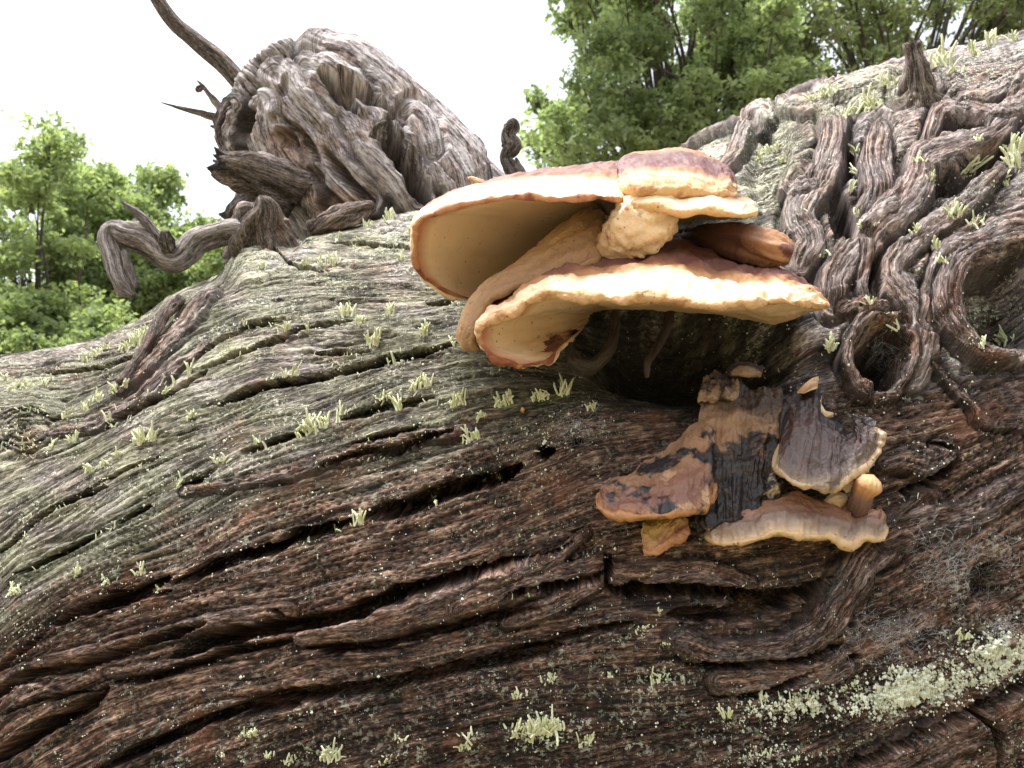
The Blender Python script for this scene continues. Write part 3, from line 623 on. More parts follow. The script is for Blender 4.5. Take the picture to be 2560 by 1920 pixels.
Q.strand(C3((1060, 370), (1200, 480), (1330, 620), (1420, 760), (1560, 900), (1640, 1010)), [50, 70, 70, 60, 50], 42, **gs)
Q.strand(C3((930, 380), (1000, 520), (1130, 660), (1200, 780), (1270, 880), (1400, 1000)), [50, 55, 50, 44, 40], 34, **gs)
Q.strand(C3((870, 520), (900, 640), (960, 760), (1060, 900), (1110, 1060)), [40, 46, 50, 40], 30, **gs)
Q.strand(C3((720, 520), (690, 640), (720, 760)), [30, 34, 26], 24, red=0.05, tone=-0.02, flat=0.5)
Q.strand(C3((1560, 560), (1640, 640), (1700, 780)), [20, 26, 20], 20, **gs)
Q.crack(C3((1145, 390), (1250, 500), (1330, 590)), 17, 75, cut=0.2); Q.crack(C3((1230, 410), (1330, 500), (1450, 570), (1530, 590)), 14, 50, 2, 30, cut=0.2); Q.crack(C3((1470, 620), (1500, 740), (1580, 840), (1640, 950), (1690, 1040)), 24, 95, cut=0.2)
Q.crack(C3((1180, 740), (1260, 850), (1330, 930), (1430, 1010)), 12, 50, cut=0.2); Q.crack(C3((980, 590), (1100, 700), (1190, 860)), 9, 21, cut=0.3); Q.crack(C3((920, 760), (1020, 880), (1110, 1080)), 10, 25, cut=0.3); Q.crack(C3((1720, 830), (1800, 940)), 6, 16, cut=0.3)
Q.hole(C3((800, 610))[0], 26, 44, 0.3, 40, 0.2); Q.hole(C3((1000, 690))[0], 34, 22, 0.6, 35, 0.1); Q.hole(C3((960, 600))[0], 20, 14, 0.2, 20); Q.hole(C3((985, 450))[0], 14, 30, 0.1, 22, 0.2); Q.hole(C3((1540, 590))[0], 22, 34, 0.0, 30, 0.2); Q.hole(C3((1150, 870))[0], 30, 22, 0.5, 25)
Q.hole(C3((860, 960))[0], 80, 45, 0.3, 45, 0.3, 0.6)
Q.patch('red', C3((1020, 760))[0], 70, 60, 0.6, 0.7); Q.patch('red', C3((1250, 1020))[0], 90, 45, 0.1, 0.8); Q.patch('tone', C3((990, 440))[0], 120, 60, -0.2, 0.12, True)
LV = LB + LNn * (Q.H.reshape(lx.shape) * (ldd / FPX))[..., None]
nL = len(ax); VV = np.vstack([LV.reshape(-1, 3), LV[0].mean(0), LV[-1].mean(0)])
i = np.arange(na); j = (i + 1) % na
tri = np.concatenate([np.stack([j, i, np.full(na, nL * na)], -1), np.stack([(nL - 1) * na + i, (nL - 1) * na + j, np.full(na, nL * na + 1)], -1)])
aq = {k: np.concatenate([v, v[:2]]) for k, v in Q.attrs().items()}
limb = child_fix(make_mesh('limb', VV, grid_faces(nL, na, True), WOOD, aq, log, tri=tri)); limb['label'] = 'thick broken grey limb with twisted fibres rising from the trunk'

# long bare branch leaving the limb upwards
o = btube('branch', '3', [(850, 500, 1.72, 55), (770, 425, 1.70, 46), (650, 300, 1.69, 46), (520, 195, 1.68, 40), (420, 105, 1.67, 36), (345, 0, 1.66, 32), (300, -90, 1.65, 30), (270, -200, 1.64, 26)], log, rough=0.10, red=0.4, tone=-0.02, seed=1, twist=0.3)
o['label'] = 'long straight bare branch pointing up to the sky'
# hooked branch at the left
o = btube('branch', '3', [(860, 1190, 1.42, 77), (730, 1145, 1.40, 62), (640, 1155, 1.39, 59), (545, 1190, 1.38, 64), (480, 1255, 1.37, 66), (420, 1290, 1.36, 58), (360, 1250, 1.36, 66), (280, 1190, 1.355, 72), (190, 1160, 1.35, 64), (125, 1135, 1.35, 46), (98, 1180, 1.345, 44), (125, 1270, 1.34, 46), (150, 1350, 1.335, 51), (180, 1420, 1.33, 46), (225, 1462, 1.325, 15)], log, rough=0.2, grain=0.09, red=0.10, tone=0.18, seed=2, twist=0.15, step=0.004)
o['label'] = 'crooked grey branch bent into a downward hook'
sp_ = btube('spur', '3', [(350, 1190, 1.35, 30), (290, 1100, 1.34, 26), (230, 1040, 1.335, 18), (160, 990, 1.33, 4)], log, rough=0.2, red=0.1, seed=3)
btube('spur', '3', [(395, 1230, 1.345, 36), (385, 1180, 1.335, 32), (380, 1140, 1.33, 20)], log, rough=0.25, red=0.2, green=0.3, tone=-0.25, seed=4, tip=False)
btube('spur', '3', [(180, 1240, 1.335, 16), (200, 1320, 1.33, 22), (232, 1400, 1.325, 14), (238, 1420, 1.322, 6)], log, rough=0.2, red=0.1, seed=14)
# splinters at the broken end of the limb
btube('splinter', '3', [(700, 640, 1.70, 40), (640, 590, 1.69, 30), (560, 560, 1.68, 20), (460, 535, 1.675, 12), (362, 506, 1.67, 3)], log, flat=0.4, rough=0.25, red=0.05, tone=0.1, seed=5)
btube('splinter', '3', [(700, 620, 1.70, 36), (650, 530, 1.69, 26), (600, 470, 1.685, 14), (570, 430, 1.68, 12), (540, 398, 1.68, 4)], log, flat=0.4, rough=0.3, red=0.05, tone=0.2, seed=6)
btube('splinter', '3', [(570, 425, 1.68, 9), (548, 440, 1.68, 18), (535, 450, 1.68, 8)], log, flat=0.3, rough=0.4, red=0.05, seed=7)
btube('splinter', '3', [(700, 620, 1.70, 26), (650, 635, 1.69, 18), (605, 622, 1.685, 6)], log, flat=0.4, rough=0.3, red=0.05, seed=8)
btube('splinter', '3', [(800, 990, 1.60, 60), (740, 1030, 1.59, 44), (690, 1060, 1.585, 24), (645, 1058, 1.58, 5)], log, rough=0.3, red=0.05, tone=-0.25, seed=9)
btube('splinter', '3', [(740, 1030, 1.59, 34), (700, 1070, 1.585, 20), (670, 1098, 1.58, 4)], log, rough=0.3, red=0.05, tone=-0.25, seed=10)
btube('stub', '3', [(1010, 960, 1.58, 120), (900, 900, 1.54, 105), (790, 850, 1.51, 90), (700, 820, 1.495, 78), (650, 800, 1.49, 66)], log, rough=0.40, grain=0.16, red=0.35, tone=0.02, seed=11, dark_tip=0.6, tip=False, jag=1.1, step=0.004)
btube('stub', '3', [(830, 340, 1.70, 50), (850, 330, 1.69, 40), (880, 310, 1.68, 24), (835, 318, 1.675, 8)], log, rough=0.4, red=0.1, seed=12)
btube('stub', '3', [(1430, 680, 1.50, 40), (1440, 630, 1.49, 36), (1470, 600, 1.485, 16)], log, rough=0.4, red=0.2, tone=-0.05, seed=13)
# stumps of twigs on the trunk
btube('stub', '3', [(860, 1280, 1.44, 170), (850, 1150, 1.415, 140), (850, 1080, 1.40, 100), (866, 1020, 1.39, 62), (850, 975, 1.385, 24)], log, rough=0.45, grain=0.14, red=0.6, tone=0.0, green=0.15, seed=15, step=0.004)
btube('stub', '3', [(1120, 1150, 1.47, 60), (1230, 1090, 1.45, 60), (1330, 1050, 1.45, 50), (1410, 1015, 1.45, 24)], log, rough=0.5, grain=0.15, red=0.7, tone=0.05, seed=16)
o = btube('stub', '3', [(2160, 960, 1.55, 60), (2110, 860, 1.55, 44), (2062, 780, 1.55, 26), (2090, 720, 1.55, 46), (2070, 670, 1.55, 30), (2095, 625, 1.55, 38), (2080, 602, 1.55, 24)], log, rough=0.38, grain=0.1, red=0.3, tone=-0.08, seed=17, step=0.004)
o['label'] = 'thin knobbly upright snag of dead wood'
btube('spur', '3', [(2150, 900, 1.55, 34), (2130, 830, 1.54, 22), (2112, 780, 1.54, 6)], log, flat=0.5, rough=0.35, red=0.2, seed=18)
o = btube('stub', '4', [(1090, 360, wall(2297, 277) + 0.05, 90), (1085, 280, wall(2294, 229) + 0.01, 66), (1080, 200, wall(2294, 229), 44), (1066, 125, wall(2294, 229), 27), (1060, 84, wall(2294, 229), 33)], log, rough=0.42, grain=0.12, lump=0.22, red=0.45, tone=0.05, green=0.2, seed=19, tip=False, jag=0.5, step=0.004)
o['label'] = 'short knobbly twig stump on the crest of the burr'
btube('spur', '5', [(560, 330, wall(304, 960) , 26), (660, 180, wall(358, 885), 22), (750, 20, wall(400, 830), 30), (830, -60, wall(450, 760), 26)], log, rough=0.2, red=0.7, tone=0.02, seed=20)

# ------------------------------------------------------------------ bracket fungi
def bracket(name, label, reg, ctrl, lip, bt, bb, mats, group, nu=190, ntop=34, nlip=9, nbot=30, amp=0.004, wav=0.004, seed=0, nzs=1.0, fold=0.0):
    """ctrl rows: top attachment, rim, bottom attachment as (x, y, depth); closed shell split into cap, margin and pore surface"""
    Tc, Rc, Bc = [catmull(pts3(reg, [c[k] for c in ctrl]), nu) for k in range(3)]
    mid = (Tc + Bc) / 2; out = unit(Rc - mid); tan = unit(np.gradient(Rc, axis=0))
    upv = np.cross(out, tan); sg = np.sign((upv * (Tc - Bc)).sum(-1)); sgm = np.sign(sg.sum()) or 1.0; upv = unit(upv * sgm)
    ker = np.hanning(25); ker /= ker.sum()
    upv = unit(np.stack([np.convolve(np.pad(upv[:, k], 12, mode='edge'), ker, 'valid') for k in range(3)], -1))
    ul = np.concatenate([[0], np.cumsum(np.linalg.norm(np.diff(Rc, axis=0), axis=1))])
    edge = np.sin(np.pi * np.linspace(0.02, 0.98, nu)) ** 0.4
    Rc = Rc + upv * (wav * edge * (fbm(ul / 0.05, ul * 0 + seed, 3, 301 + seed)))[:, None] + out * (wav * edge * 1.2 * fbm(ul / 0.035, ul * 0 + seed + 5, 3, 305 + seed))[:, None]
    lip = np.interp(np.linspace(0, 1, nu), np.linspace(0, 1, np.size(lip)), np.atleast_1d(lip)) if np.size(lip) > 1 else lip
    lipv = (lip * (1 + 0.7 * fbm(ul / 0.04, ul * 0 + 3.3, 2, 309 + seed)))[:, None]
    Rt = Rc + upv * lipv / 2 - out * lipv / 2; Rb = Rc - upv * lipv / 2 - out * lipv / 2
    def bez(A, M, B_, n):
        t = np.linspace(0, 1, n)[None, :, None]
        return (1 - t) ** 2 * A[:, None] + 2 * t * (1 - t) * M[:, None] + t ** 2 * B_[:, None]
    up3 = upv
    top = bez(Tc, (Tc * 0.45 + Rt * 0.55) + up3 * bt, Rt, ntop)
    aa = np.linspace(np.pi / 2, -np.pi / 2, nlip + 2)[1:-1][None, :, None]
    lp = (Rc - out * lipv / 2)[:, None] + (lipv / 2)[:, None] * (np.cos(aa) * out[:, None] + np.sin(aa) * up3[:, None])
    bot = bez(Rb, (Rb * 0.5 + Bc * 0.5) + up3 * bb, Bc, nbot)
    P = np.concatenate([top, lp, bot], 1); nvt = P.shape[1]
    vv = np.concatenate([np.linspace(0, 1, ntop), np.ones(nlip), np.linspace(1, 0, nbot)])[None] + 0 * P[..., 0]
    seg = np.concatenate([[0], np.cumsum(np.linalg.norm(np.diff(P, axis=1), axis=-1).mean(0))])
    N = grid_normals(P); cen_ = P.mean(1, keepdims=True); N *= np.sign((N * (P - cen_)).sum()) or 1.0
    US = ul[:, None] + 0 * vv; VS = seg[None] + 0 * vv
    hN = fbm(US / (0.035 * nzs), VS / (0.025 * nzs) + seed, 4, 311 + seed, 0.55) + 0.5 * fbm(US / 0.10, VS / 0.014, 2, 317 + seed)
    topw = np.concatenate([np.ones(ntop), np.full(nlip, 0.7), np.full(nbot, 0.35)])[None]
    P = P + N * (amp * hN * topw + fold * fbm(US / 0.013, VS / 0.14 + seed, 3, 319 + seed) * np.concatenate([np.linspace(0.4, 1.2, ntop), np.full(nlip, 0.8), np.zeros(nbot)])[None])[..., None]
    ue = np.linspace(0, 1, nu); ke = np.sqrt(np.clip(1 - (1 - np.clip(np.minimum(ue, 1 - ue) / 0.05, 0, 1)) ** 2, 0, 1)) * 0.85 + 0.15
    P = P.mean(1, keepdims=True) * (1 - ke)[:, None, None] + P * ke[:, None, None]
    N = grid_normals(P); N *= np.sign((N * (P - P.mean(1, keepdims=True))).sum()) or 1.0
    base = Vector(mid.mean(0).tolist())
    root = tag(empty(name, base), label, 'fungus', group)
    allF = grid_faces(nu, nvt)
    flipf = np.sign((np.cross(P[1:, :-1] - P[:-1, :-1], P[:-1, 1:] - P[:-1, :-1]) * N[:-1, :-1]).sum()) > 0
    colid = np.tile(np.arange(nvt - 1), nu - 1)
    Vf = P.reshape(-1, 3); Nf = N.reshape(-1, 3)
    for pname, lo, hi, mt in (('cap', 0, ntop - 1, mats[0]), ('margin', ntop - 1, ntop + nlip, mats[1]), ('pore_surface', ntop + nlip, nvt - 1, mats[2])):
        f = allF[(colid >= lo) & (colid < hi)]
        if pname == 'pore_surface':
            c_ = np.arange(nu - 1); f = np.concatenate([f, np.stack([c_ * nvt + nvt - 1, c_ * nvt, (c_ + 1) * nvt, (c_ + 1) * nvt + nvt - 1], -1)])
        idx, inv = np.unique(f, return_inverse=True); f = inv.reshape(f.shape)
        if flipf: f = f[:, ::-1]
        tr = None
        if pname == 'cap':   # close both ends
            k = len(idx)
            ring0 = np.arange(nvt); ex = np.vstack([Vf[ring0], P[0].mean(0), Vf[(nu - 1) * nvt + ring0], P[-1].mean(0)])
            i = np.arange(nvt); j = (i + 1) % nvt
            tr = np.concatenate([np.stack([k + i, k + j, np.full(nvt, k + nvt)], -1), np.stack([k + nvt + 1 + j, k + nvt + 1 + i, np.full(nvt, k + 2 * nvt + 1)], -1)])
            VV_ = np.vstack([Vf[idx], ex]); vvv = np.concatenate([vv.ravel()[idx], np.full(len(ex), 0.7)]); NN = np.vstack([Nf[idx], np.repeat(-tan[:1], nvt + 1, 0), np.repeat(tan[-1:], nvt + 1, 0)])
        else:
            VV_ = Vf[idx]; vvv = vv.ravel()[idx]; NN = Nf[idx]
        uuu = np.concatenate([(np.linspace(0, 1, nu)[:, None] + 0 * vv).ravel()[idx], np.repeat([0.0, 1.0], (len(VV_) - len(idx)) // 2)])
        child_fix(make_mesh(pname, VV_, f, mt, {'vv': vvv, 'uu': uuu}, root, normals=NN, tri=tr))
    return root

CREAM, TAN, BROWN, PLUM = (0.74, 0.57, 0.38), (0.47, 0.25, 0.115), (0.22, 0.095, 0.048), (0.12, 0.052, 0.045)
M_cap = fungus_material('bracket_cap', [(0.0, PLUM), (0.42, (0.15, 0.065, 0.05)), (0.54, (0.29, 0.13, 0.062)), (0.66, (0.44, 0.235, 0.11)), (0.77, CREAM), (0.92, (0.76, 0.59, 0.40)), (1.0, (0.56, 0.34, 0.17))], wob=0.2)
M_capA = fungus_material('bracket_cap_pale', [(0.0, PLUM), (0.48, (0.17, 0.072, 0.045)), (0.62, (0.40, 0.20, 0.09)), (0.74, (0.76, 0.59, 0.40)), (0.9, (0.76, 0.59, 0.40)), (1.0, (0.62, 0.40, 0.21))], speck=0.2)
M_dome = fungus_material('bracket_cap_banded', [(0.0, (0.36, 0.17, 0.075)), (0.34, (0.26, 0.11, 0.055)), (0.46, (0.10, 0.045, 0.042)), (0.76, (0.13, 0.055, 0.048)), (0.84, (0.36, 0.165, 0.075)), (0.89, (0.68, 0.46, 0.27)), (0.93, (0.40, 0.19, 0.085)), (0.97, (0.62, 0.40, 0.21)), (1.0, (0.42, 0.21, 0.10))], wob=0.16)
M_brim = fungus_material('bracket_cap_tan', [(0.0, (0.60, 0.43, 0.27)), (0.4, (0.56, 0.38, 0.22)), (0.75, (0.40, 0.24, 0.125)), (1.0, (0.30, 0.17, 0.085))], speck=0.5, bump=0.8)
M_rim = fungus_material('bracket_margin', [(0.0, TAN), (1.0, (0.60, 0.37, 0.17))], blotch=[((0.40, 0.20, 0.08), 0.52, 0.12, 40)], bump=0.8)
M_rimE = fungus_material('bracket_margin_shelf', [(0.0, TAN), (1.0, (0.54, 0.33, 0.165))], blotch=[((0.36, 0.18, 0.075), 0.50, 0.12, 40)], bump=1.0, lobe=((0.22, 0.075, 0.035), 0.22, 0.30))
M_rimred = fungus_material('bracket_margin_red', [(0.0, TAN), (1.0, (0.42, 0.20, 0.10))], blotch=[((0.20, 0.06, 0.03), 0.5, 0.15, 30)], bump=0.8)
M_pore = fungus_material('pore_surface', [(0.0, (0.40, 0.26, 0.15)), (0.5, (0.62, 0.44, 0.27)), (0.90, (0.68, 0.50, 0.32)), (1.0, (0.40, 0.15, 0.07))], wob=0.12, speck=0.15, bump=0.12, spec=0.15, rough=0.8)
M_flesh = fungus_material('broken_flesh', [(0.0, (0.64, 0.44, 0.25)), (0.5, (0.74, 0.56, 0.36)), (1.0, (0.60, 0.38, 0.20))], blotch=[((0.48, 0.25, 0.10), 0.55, 0.1, 30)], bump=1.0)
M_old = fungus_material('decayed_cap', [(0.0, (0.22, 0.125, 0.07)), (0.3, (0.27, 0.145, 0.075)), (0.6, (0.20, 0.095, 0.055)), (0.85, (0.16, 0.068, 0.048)), (1.0, (0.27, 0.12, 0.045))], blotch=[((0.36, 0.22, 0.125), 0.58, 0.05, 19), ((0.016, 0.012, 0.013), 0.525, 0.05, 17)], rough=0.42, spec=0.5, bump=0.8)
M_oldrim = fungus_material('decayed_margin', [(0.0, TAN), (1.0, (0.30, 0.135, 0.045))], blotch=[((0.02, 0.015, 0.014), 0.54, 0.05, 11)], rough=0.45, spec=0.5)
M_stem = fungus_material('decayed_stem', [(0.0, (0.028, 0.018, 0.014)), (0.2, (0.065, 0.038, 0.025)), (0.38, (0.24, 0.14, 0.075)), (0.55, (0.22, 0.11, 0.05)), (0.66, (0.09, 0.045, 0.03)), (0.76, (0.016, 0.013, 0.015)), (1.0, (0.014, 0.011, 0.013))], blotch=[((0.46, 0.36, 0.25), 0.60, 0.06, 22), ((0.022, 0.016, 0.014), 0.535, 0.06, 17)], rough=0.45, spec=0.45, bump=1.0, wob=0.3)
M_scrap = fungus_material('papery_scrap', [(0.0, (0.05, 0.03, 0.02)), (0.5, (0.14, 0.08, 0.045)), (1.0, (0.26, 0.165, 0.095))], blotch=[((0.03, 0.02, 0.016), 0.5, 0.08, 25), ((0.38, 0.30, 0.22), 0.62, 0.05, 30)], bump=1.0, rough=0.7)
M_black = fungus_material('blackened_cap', [(0.0, (0.02, 0.016, 0.017)), (0.3, (0.028, 0.019, 0.019)), (0.55, (0.055, 0.029, 0.025)), (0.82, (0.06, 0.035, 0.029)), (0.95, (0.11, 0.072, 0.052)), (1.0, (0.22, 0.15, 0.09))], blotch=[((0.018, 0.014, 0.016), 0.54, 0.1, 14)], rough=0.38, spec=0.55, bump=0.9)
M_blackrim = fungus_material('blackened_margin', [(0.0, (0.2, 0.1, 0.06)), (1.0, (0.36, 0.25, 0.14))], rough=0.4, spec=0.5, blotch=[((0.05, 0.03, 0.02), 0.58, 0.1, 16)])
M_wavy = fungus_material('wavy_cap', [(0.0, (0.40, 0.20, 0.10)), (0.3, (0.36, 0.18, 0.105)), (0.6, (0.24, 0.13, 0.09)), (0.80, (0.15, 0.10, 0.075)), (0.94, (0.30, 0.21, 0.14)), (1.0, (0.46, 0.32, 0.19))], wob=0.22, rough=0.4, spec=0.5, blotch=[((0.06, 0.04, 0.034), 0.60, 0.12, 9)])
M_wavyrim = fungus_material('wavy_margin', [(0.0, CREAM), (1.0, (0.48, 0.32, 0.17))], rough=0.42, spec=0.45)
M_yellow = fungus_material('yellow_cap', [(0.0, (0.30, 0.20, 0.09)), (0.6, (0.40, 0.26, 0.08)), (1.0, (0.30, 0.13, 0.055))], rough=0.45, spec=0.4, blotch=[((0.54, 0.37, 0.07), 0.56, 0.1, 28)])
M_darkstrip = fungus_material('shrivelled_bracket', [(0.0, (0.022, 0.016, 0.013)), (1.0, (0.05, 0.037, 0.03))], blotch=[((0.03, 0.02, 0.018), 0.5, 0.15, 20)])

G1 = 'fresh bracket fungi'
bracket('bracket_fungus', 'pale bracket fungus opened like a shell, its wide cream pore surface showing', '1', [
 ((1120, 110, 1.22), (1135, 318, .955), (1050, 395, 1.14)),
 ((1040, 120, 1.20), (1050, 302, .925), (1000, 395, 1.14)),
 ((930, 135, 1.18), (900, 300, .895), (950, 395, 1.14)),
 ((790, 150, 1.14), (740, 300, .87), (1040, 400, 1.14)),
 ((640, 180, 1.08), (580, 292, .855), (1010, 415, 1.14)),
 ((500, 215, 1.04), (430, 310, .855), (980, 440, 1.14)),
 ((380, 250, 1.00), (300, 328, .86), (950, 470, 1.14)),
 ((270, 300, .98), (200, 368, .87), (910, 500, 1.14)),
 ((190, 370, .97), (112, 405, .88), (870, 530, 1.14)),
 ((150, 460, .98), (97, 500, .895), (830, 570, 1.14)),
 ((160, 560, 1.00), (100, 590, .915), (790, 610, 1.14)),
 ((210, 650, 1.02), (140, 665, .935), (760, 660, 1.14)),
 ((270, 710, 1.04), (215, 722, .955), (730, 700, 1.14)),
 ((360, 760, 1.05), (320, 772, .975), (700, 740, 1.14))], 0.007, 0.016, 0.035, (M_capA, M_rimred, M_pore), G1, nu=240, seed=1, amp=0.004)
bracket('bracket_fungus', 'domed bracket fungus with plum-brown bands, crown of the fresh cluster against the burr', '1', [
 ((1085, 190, 1.10), (1080, 262, .965), (1090, 290, 1.10)),
 ((1110, 105, 1.20), (1130, 258, .935), (1150, 300, 1.10)),
 ((1230, 82, 1.27), (1210, 256, .92), (1220, 310, 1.10)),
 ((1350, 62, 1.28), (1330, 262, .92), (1350, 310, 1.10)),
 ((1460, 82, 1.25), (1460, 276, .935), (1450, 320, 1.10)),
 ((1550, 140, 1.18), (1570, 288, .965), (1560, 320, 1.10)),
 ((1600, 220, 1.12), (1650, 296, 1.0), (1630, 320, 1.09))], 0.014, 0.030, 0.0, (M_dome, M_rim, M_flesh), G1, seed=2, amp=0.004)
bracket('bracket_fungus', 'tan bracket fungus with a beak-like right tip, shelf just under the plum dome', '1', [
 ((1090, 250, 1.02), (1085, 345, .945), (1120, 390, 1.05)),
 ((1160, 240, 1.02), (1170, 330, .92), (1200, 400, 1.05)),
 ((1240, 245, 1.02), (1270, 335, .905), (1300, 420, 1.06)),
 ((1330, 255, 1.02), (1370, 372, .90), (1380, 415, 1.08)),
 ((1430, 265, 1.02), (1460, 362, .905), (1450, 405, 1.08)),
 ((1530, 275, 1.03), (1570, 372, .92), (1540, 400, 1.07)),
 ((1610, 285, 1.04), (1680, 378, .94), (1620, 395, 1.06)),
 ((1670, 310, 1.04), (1765, 366, .965), (1690, 385, 1.05))], [0.012, 0.012, 0.010, 0.008, 0.005], 0.018, 0.02, (M_capA, M_rim, M_pore), G1, seed=3, amp=0.003)
bracket('bracket_fungus', 'thin tan lobe of fungus curling down behind the lowest wide shelf', '1', [
 ((1020, 385, 1.03), (1010, 590, .95), (1000, 640, 1.04)),
 ((930, 410, 1.03), (900, 620, .93), (930, 690, 1.04)),
 ((830, 440, 1.02), (790, 665, .91), (850, 730, 1.04)),
 ((700, 520, 1.00), (670, 705, .895), (780, 760, 1.03)),
 ((580, 610, .98), (550, 735, .885), (720, 790, 1.03)),
 ((450, 700, .96), (465, 775, .88), (680, 830, 1.02)),
 ((365, 800, .95), (415, 845, .88), (650, 860, 1.02)),
 ((322, 900, .95), (390, 920, .885), (630, 890, 1.01)),
 ((318, 960, .96), (378, 985, .895), (600, 930, 1.01)),
 ((345, 1010, .97), (400, 1035, .91), (570, 980, 1.0))], 0.009, 0.014, 0.05, (M_brim, M_brim, M_pore), G1, seed=4, amp=0.004)
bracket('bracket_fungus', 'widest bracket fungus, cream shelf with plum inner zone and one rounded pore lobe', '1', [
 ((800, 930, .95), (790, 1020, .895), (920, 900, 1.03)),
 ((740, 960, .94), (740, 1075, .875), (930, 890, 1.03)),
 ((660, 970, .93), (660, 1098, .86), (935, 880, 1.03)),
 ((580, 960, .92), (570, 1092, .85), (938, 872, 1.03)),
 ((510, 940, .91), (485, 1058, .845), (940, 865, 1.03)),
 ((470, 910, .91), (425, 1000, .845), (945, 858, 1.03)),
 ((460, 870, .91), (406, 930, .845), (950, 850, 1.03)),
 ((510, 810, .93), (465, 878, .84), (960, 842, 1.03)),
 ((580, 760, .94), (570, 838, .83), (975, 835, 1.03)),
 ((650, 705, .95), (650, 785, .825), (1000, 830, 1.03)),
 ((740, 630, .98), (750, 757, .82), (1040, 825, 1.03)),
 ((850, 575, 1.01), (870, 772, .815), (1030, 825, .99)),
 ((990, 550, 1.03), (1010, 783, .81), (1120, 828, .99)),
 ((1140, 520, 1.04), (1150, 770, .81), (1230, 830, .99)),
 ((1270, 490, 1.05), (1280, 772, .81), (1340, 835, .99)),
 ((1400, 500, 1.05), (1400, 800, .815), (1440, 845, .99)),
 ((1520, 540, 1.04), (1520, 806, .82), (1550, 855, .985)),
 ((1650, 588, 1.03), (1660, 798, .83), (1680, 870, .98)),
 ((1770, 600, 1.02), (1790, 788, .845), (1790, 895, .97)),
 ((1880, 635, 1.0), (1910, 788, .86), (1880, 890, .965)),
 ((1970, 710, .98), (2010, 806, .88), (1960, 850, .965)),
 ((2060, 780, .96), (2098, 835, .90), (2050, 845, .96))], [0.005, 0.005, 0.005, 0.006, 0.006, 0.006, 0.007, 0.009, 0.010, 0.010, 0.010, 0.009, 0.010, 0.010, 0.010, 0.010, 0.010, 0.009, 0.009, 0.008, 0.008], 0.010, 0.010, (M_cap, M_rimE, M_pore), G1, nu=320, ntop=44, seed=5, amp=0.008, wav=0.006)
# necks and knobs belonging to the cluster
def blob(name, label, reg, rows, mat, group, **kw):
    pr = pts3(reg, rows)
    root = tag(empty(name, Vector(pr[0].tolist())), label, 'fungus', group)
    tube('flesh', pr, prad(reg, rows, 3), root, mat=mat, attrs_vv=True, step=0.0025, na=56, **kw); return root
blob('fungus_neck', 'lumpy torn cream flesh joining the shelf under the dome to the widest shelf', '1', [(1300, 335, 1.05, 70), (1235, 365, .97, 120), (1160, 430, .955, 140), (1080, 510, .965, 110), (1030, 590, .98, 80)], M_flesh, G1, rough=0.42, grain=0.03, twist=0.0, seed=31, lump=0.15)
blob('finger_fungus', 'rusty brown finger-like fungus stub pointing at the burr above the widest shelf', '1', [(1440, 500, 1.08, 80), (1600, 500, 1.02, 92), (1720, 515, .985, 96), (1830, 545, .965, 80), (1905, 565, .96, 50)], fungus_material('knob_skin', [(0.0, (0.05, 0.025, 0.02)), (0.45, (0.11, 0.05, 0.032)), (0.65, (0.30, 0.15, 0.075)), (0.85, (0.36, 0.185, 0.095)), (1.0, (0.20, 0.09, 0.05))], blotch=[((0.12, 0.055, 0.042), 0.52, 0.08, 26)]), G1, rough=0.26, grain=0.02, twist=0.0, seed=32, tip=False, lump=0.10)
blob('fungus_flap', 'pored cream flesh wedged in the gap behind the shell-like bracket', '1', [(960, 400, 1.06, 70), (880, 480, 1.03, 95), (780, 570, 1.0, 95), (700, 660, .98, 70)], fungus_material('inner_flesh', [(0.0, (0.50, 0.35, 0.18)), (1.0, (0.62, 0.45, 0.26))], bump=1.2), G1, rough=0.2, seed=33)
G2 = 'shrivelled dark strips under the widest shelf'
blob('shrivelled_fungus', 'shrivelled grey-brown fungus loop hanging in the hollow beside the pore lobe', '1', [(840, 1000, .95, 34), (870, 1080, .94, 44), (945, 1105, .94, 48), (1020, 1040, .95, 46), (1062, 940, .98, 38), (1060, 850, 1.0, 30)], M_darkstrip, G2, rough=0.25, seed=34, flat=0.6)
blob('shrivelled_fungus', 'thin shrivelled strip hanging straight down in the black hollow', '1', [(1325, 800, 1.0, 26), (1315, 900, .98, 26), (1270, 1000, .98, 24), (1220, 1080, .97, 20), (1215, 1150, .97, 12)], M_darkstrip, G2, rough=0.3, seed=35, flat=0.6)

G3 = 'old decaying bracket fungi'
bracket('bracket_fungus', 'decayed tan bracket fungus with black stains and an orange lip', '2', [
 ((150, 850, .875), (125, 905, .86), (200, 930, .90)),
 ((225, 805, .88), (145, 1000, .84), (260, 1010, .90)),
 ((335, 785, .885), (225, 1056, .825), (330, 1040, .90)),
 ((430, 720, .89), (320, 1064, .815), (420, 1050, .90)),
 ((520, 660, .895), (440, 1062, .81), (520, 1050, .90)),
 ((610, 590, .90), (560, 1058, .81), (620, 1045, .90)),
 ((690, 530, .905), (680, 1050, .812), (720, 1040, .90)),
 ((760, 450, .91), (780, 1040, .82), (790, 1030, .90)),
 ((840, 430, .905), (848, 1015, .83), (840, 1000, .90)),
 ((900, 520, .90), (880, 950, .845), (880, 950, .90)),
 ((920, 650, .895), (900, 850, .86), (900, 860, .90))], 0.007, 0.012, 0.0, (M_old, M_oldrim, M_yellow), G3, seed=6, amp=0.006, wav=0.003, fold=0.003)
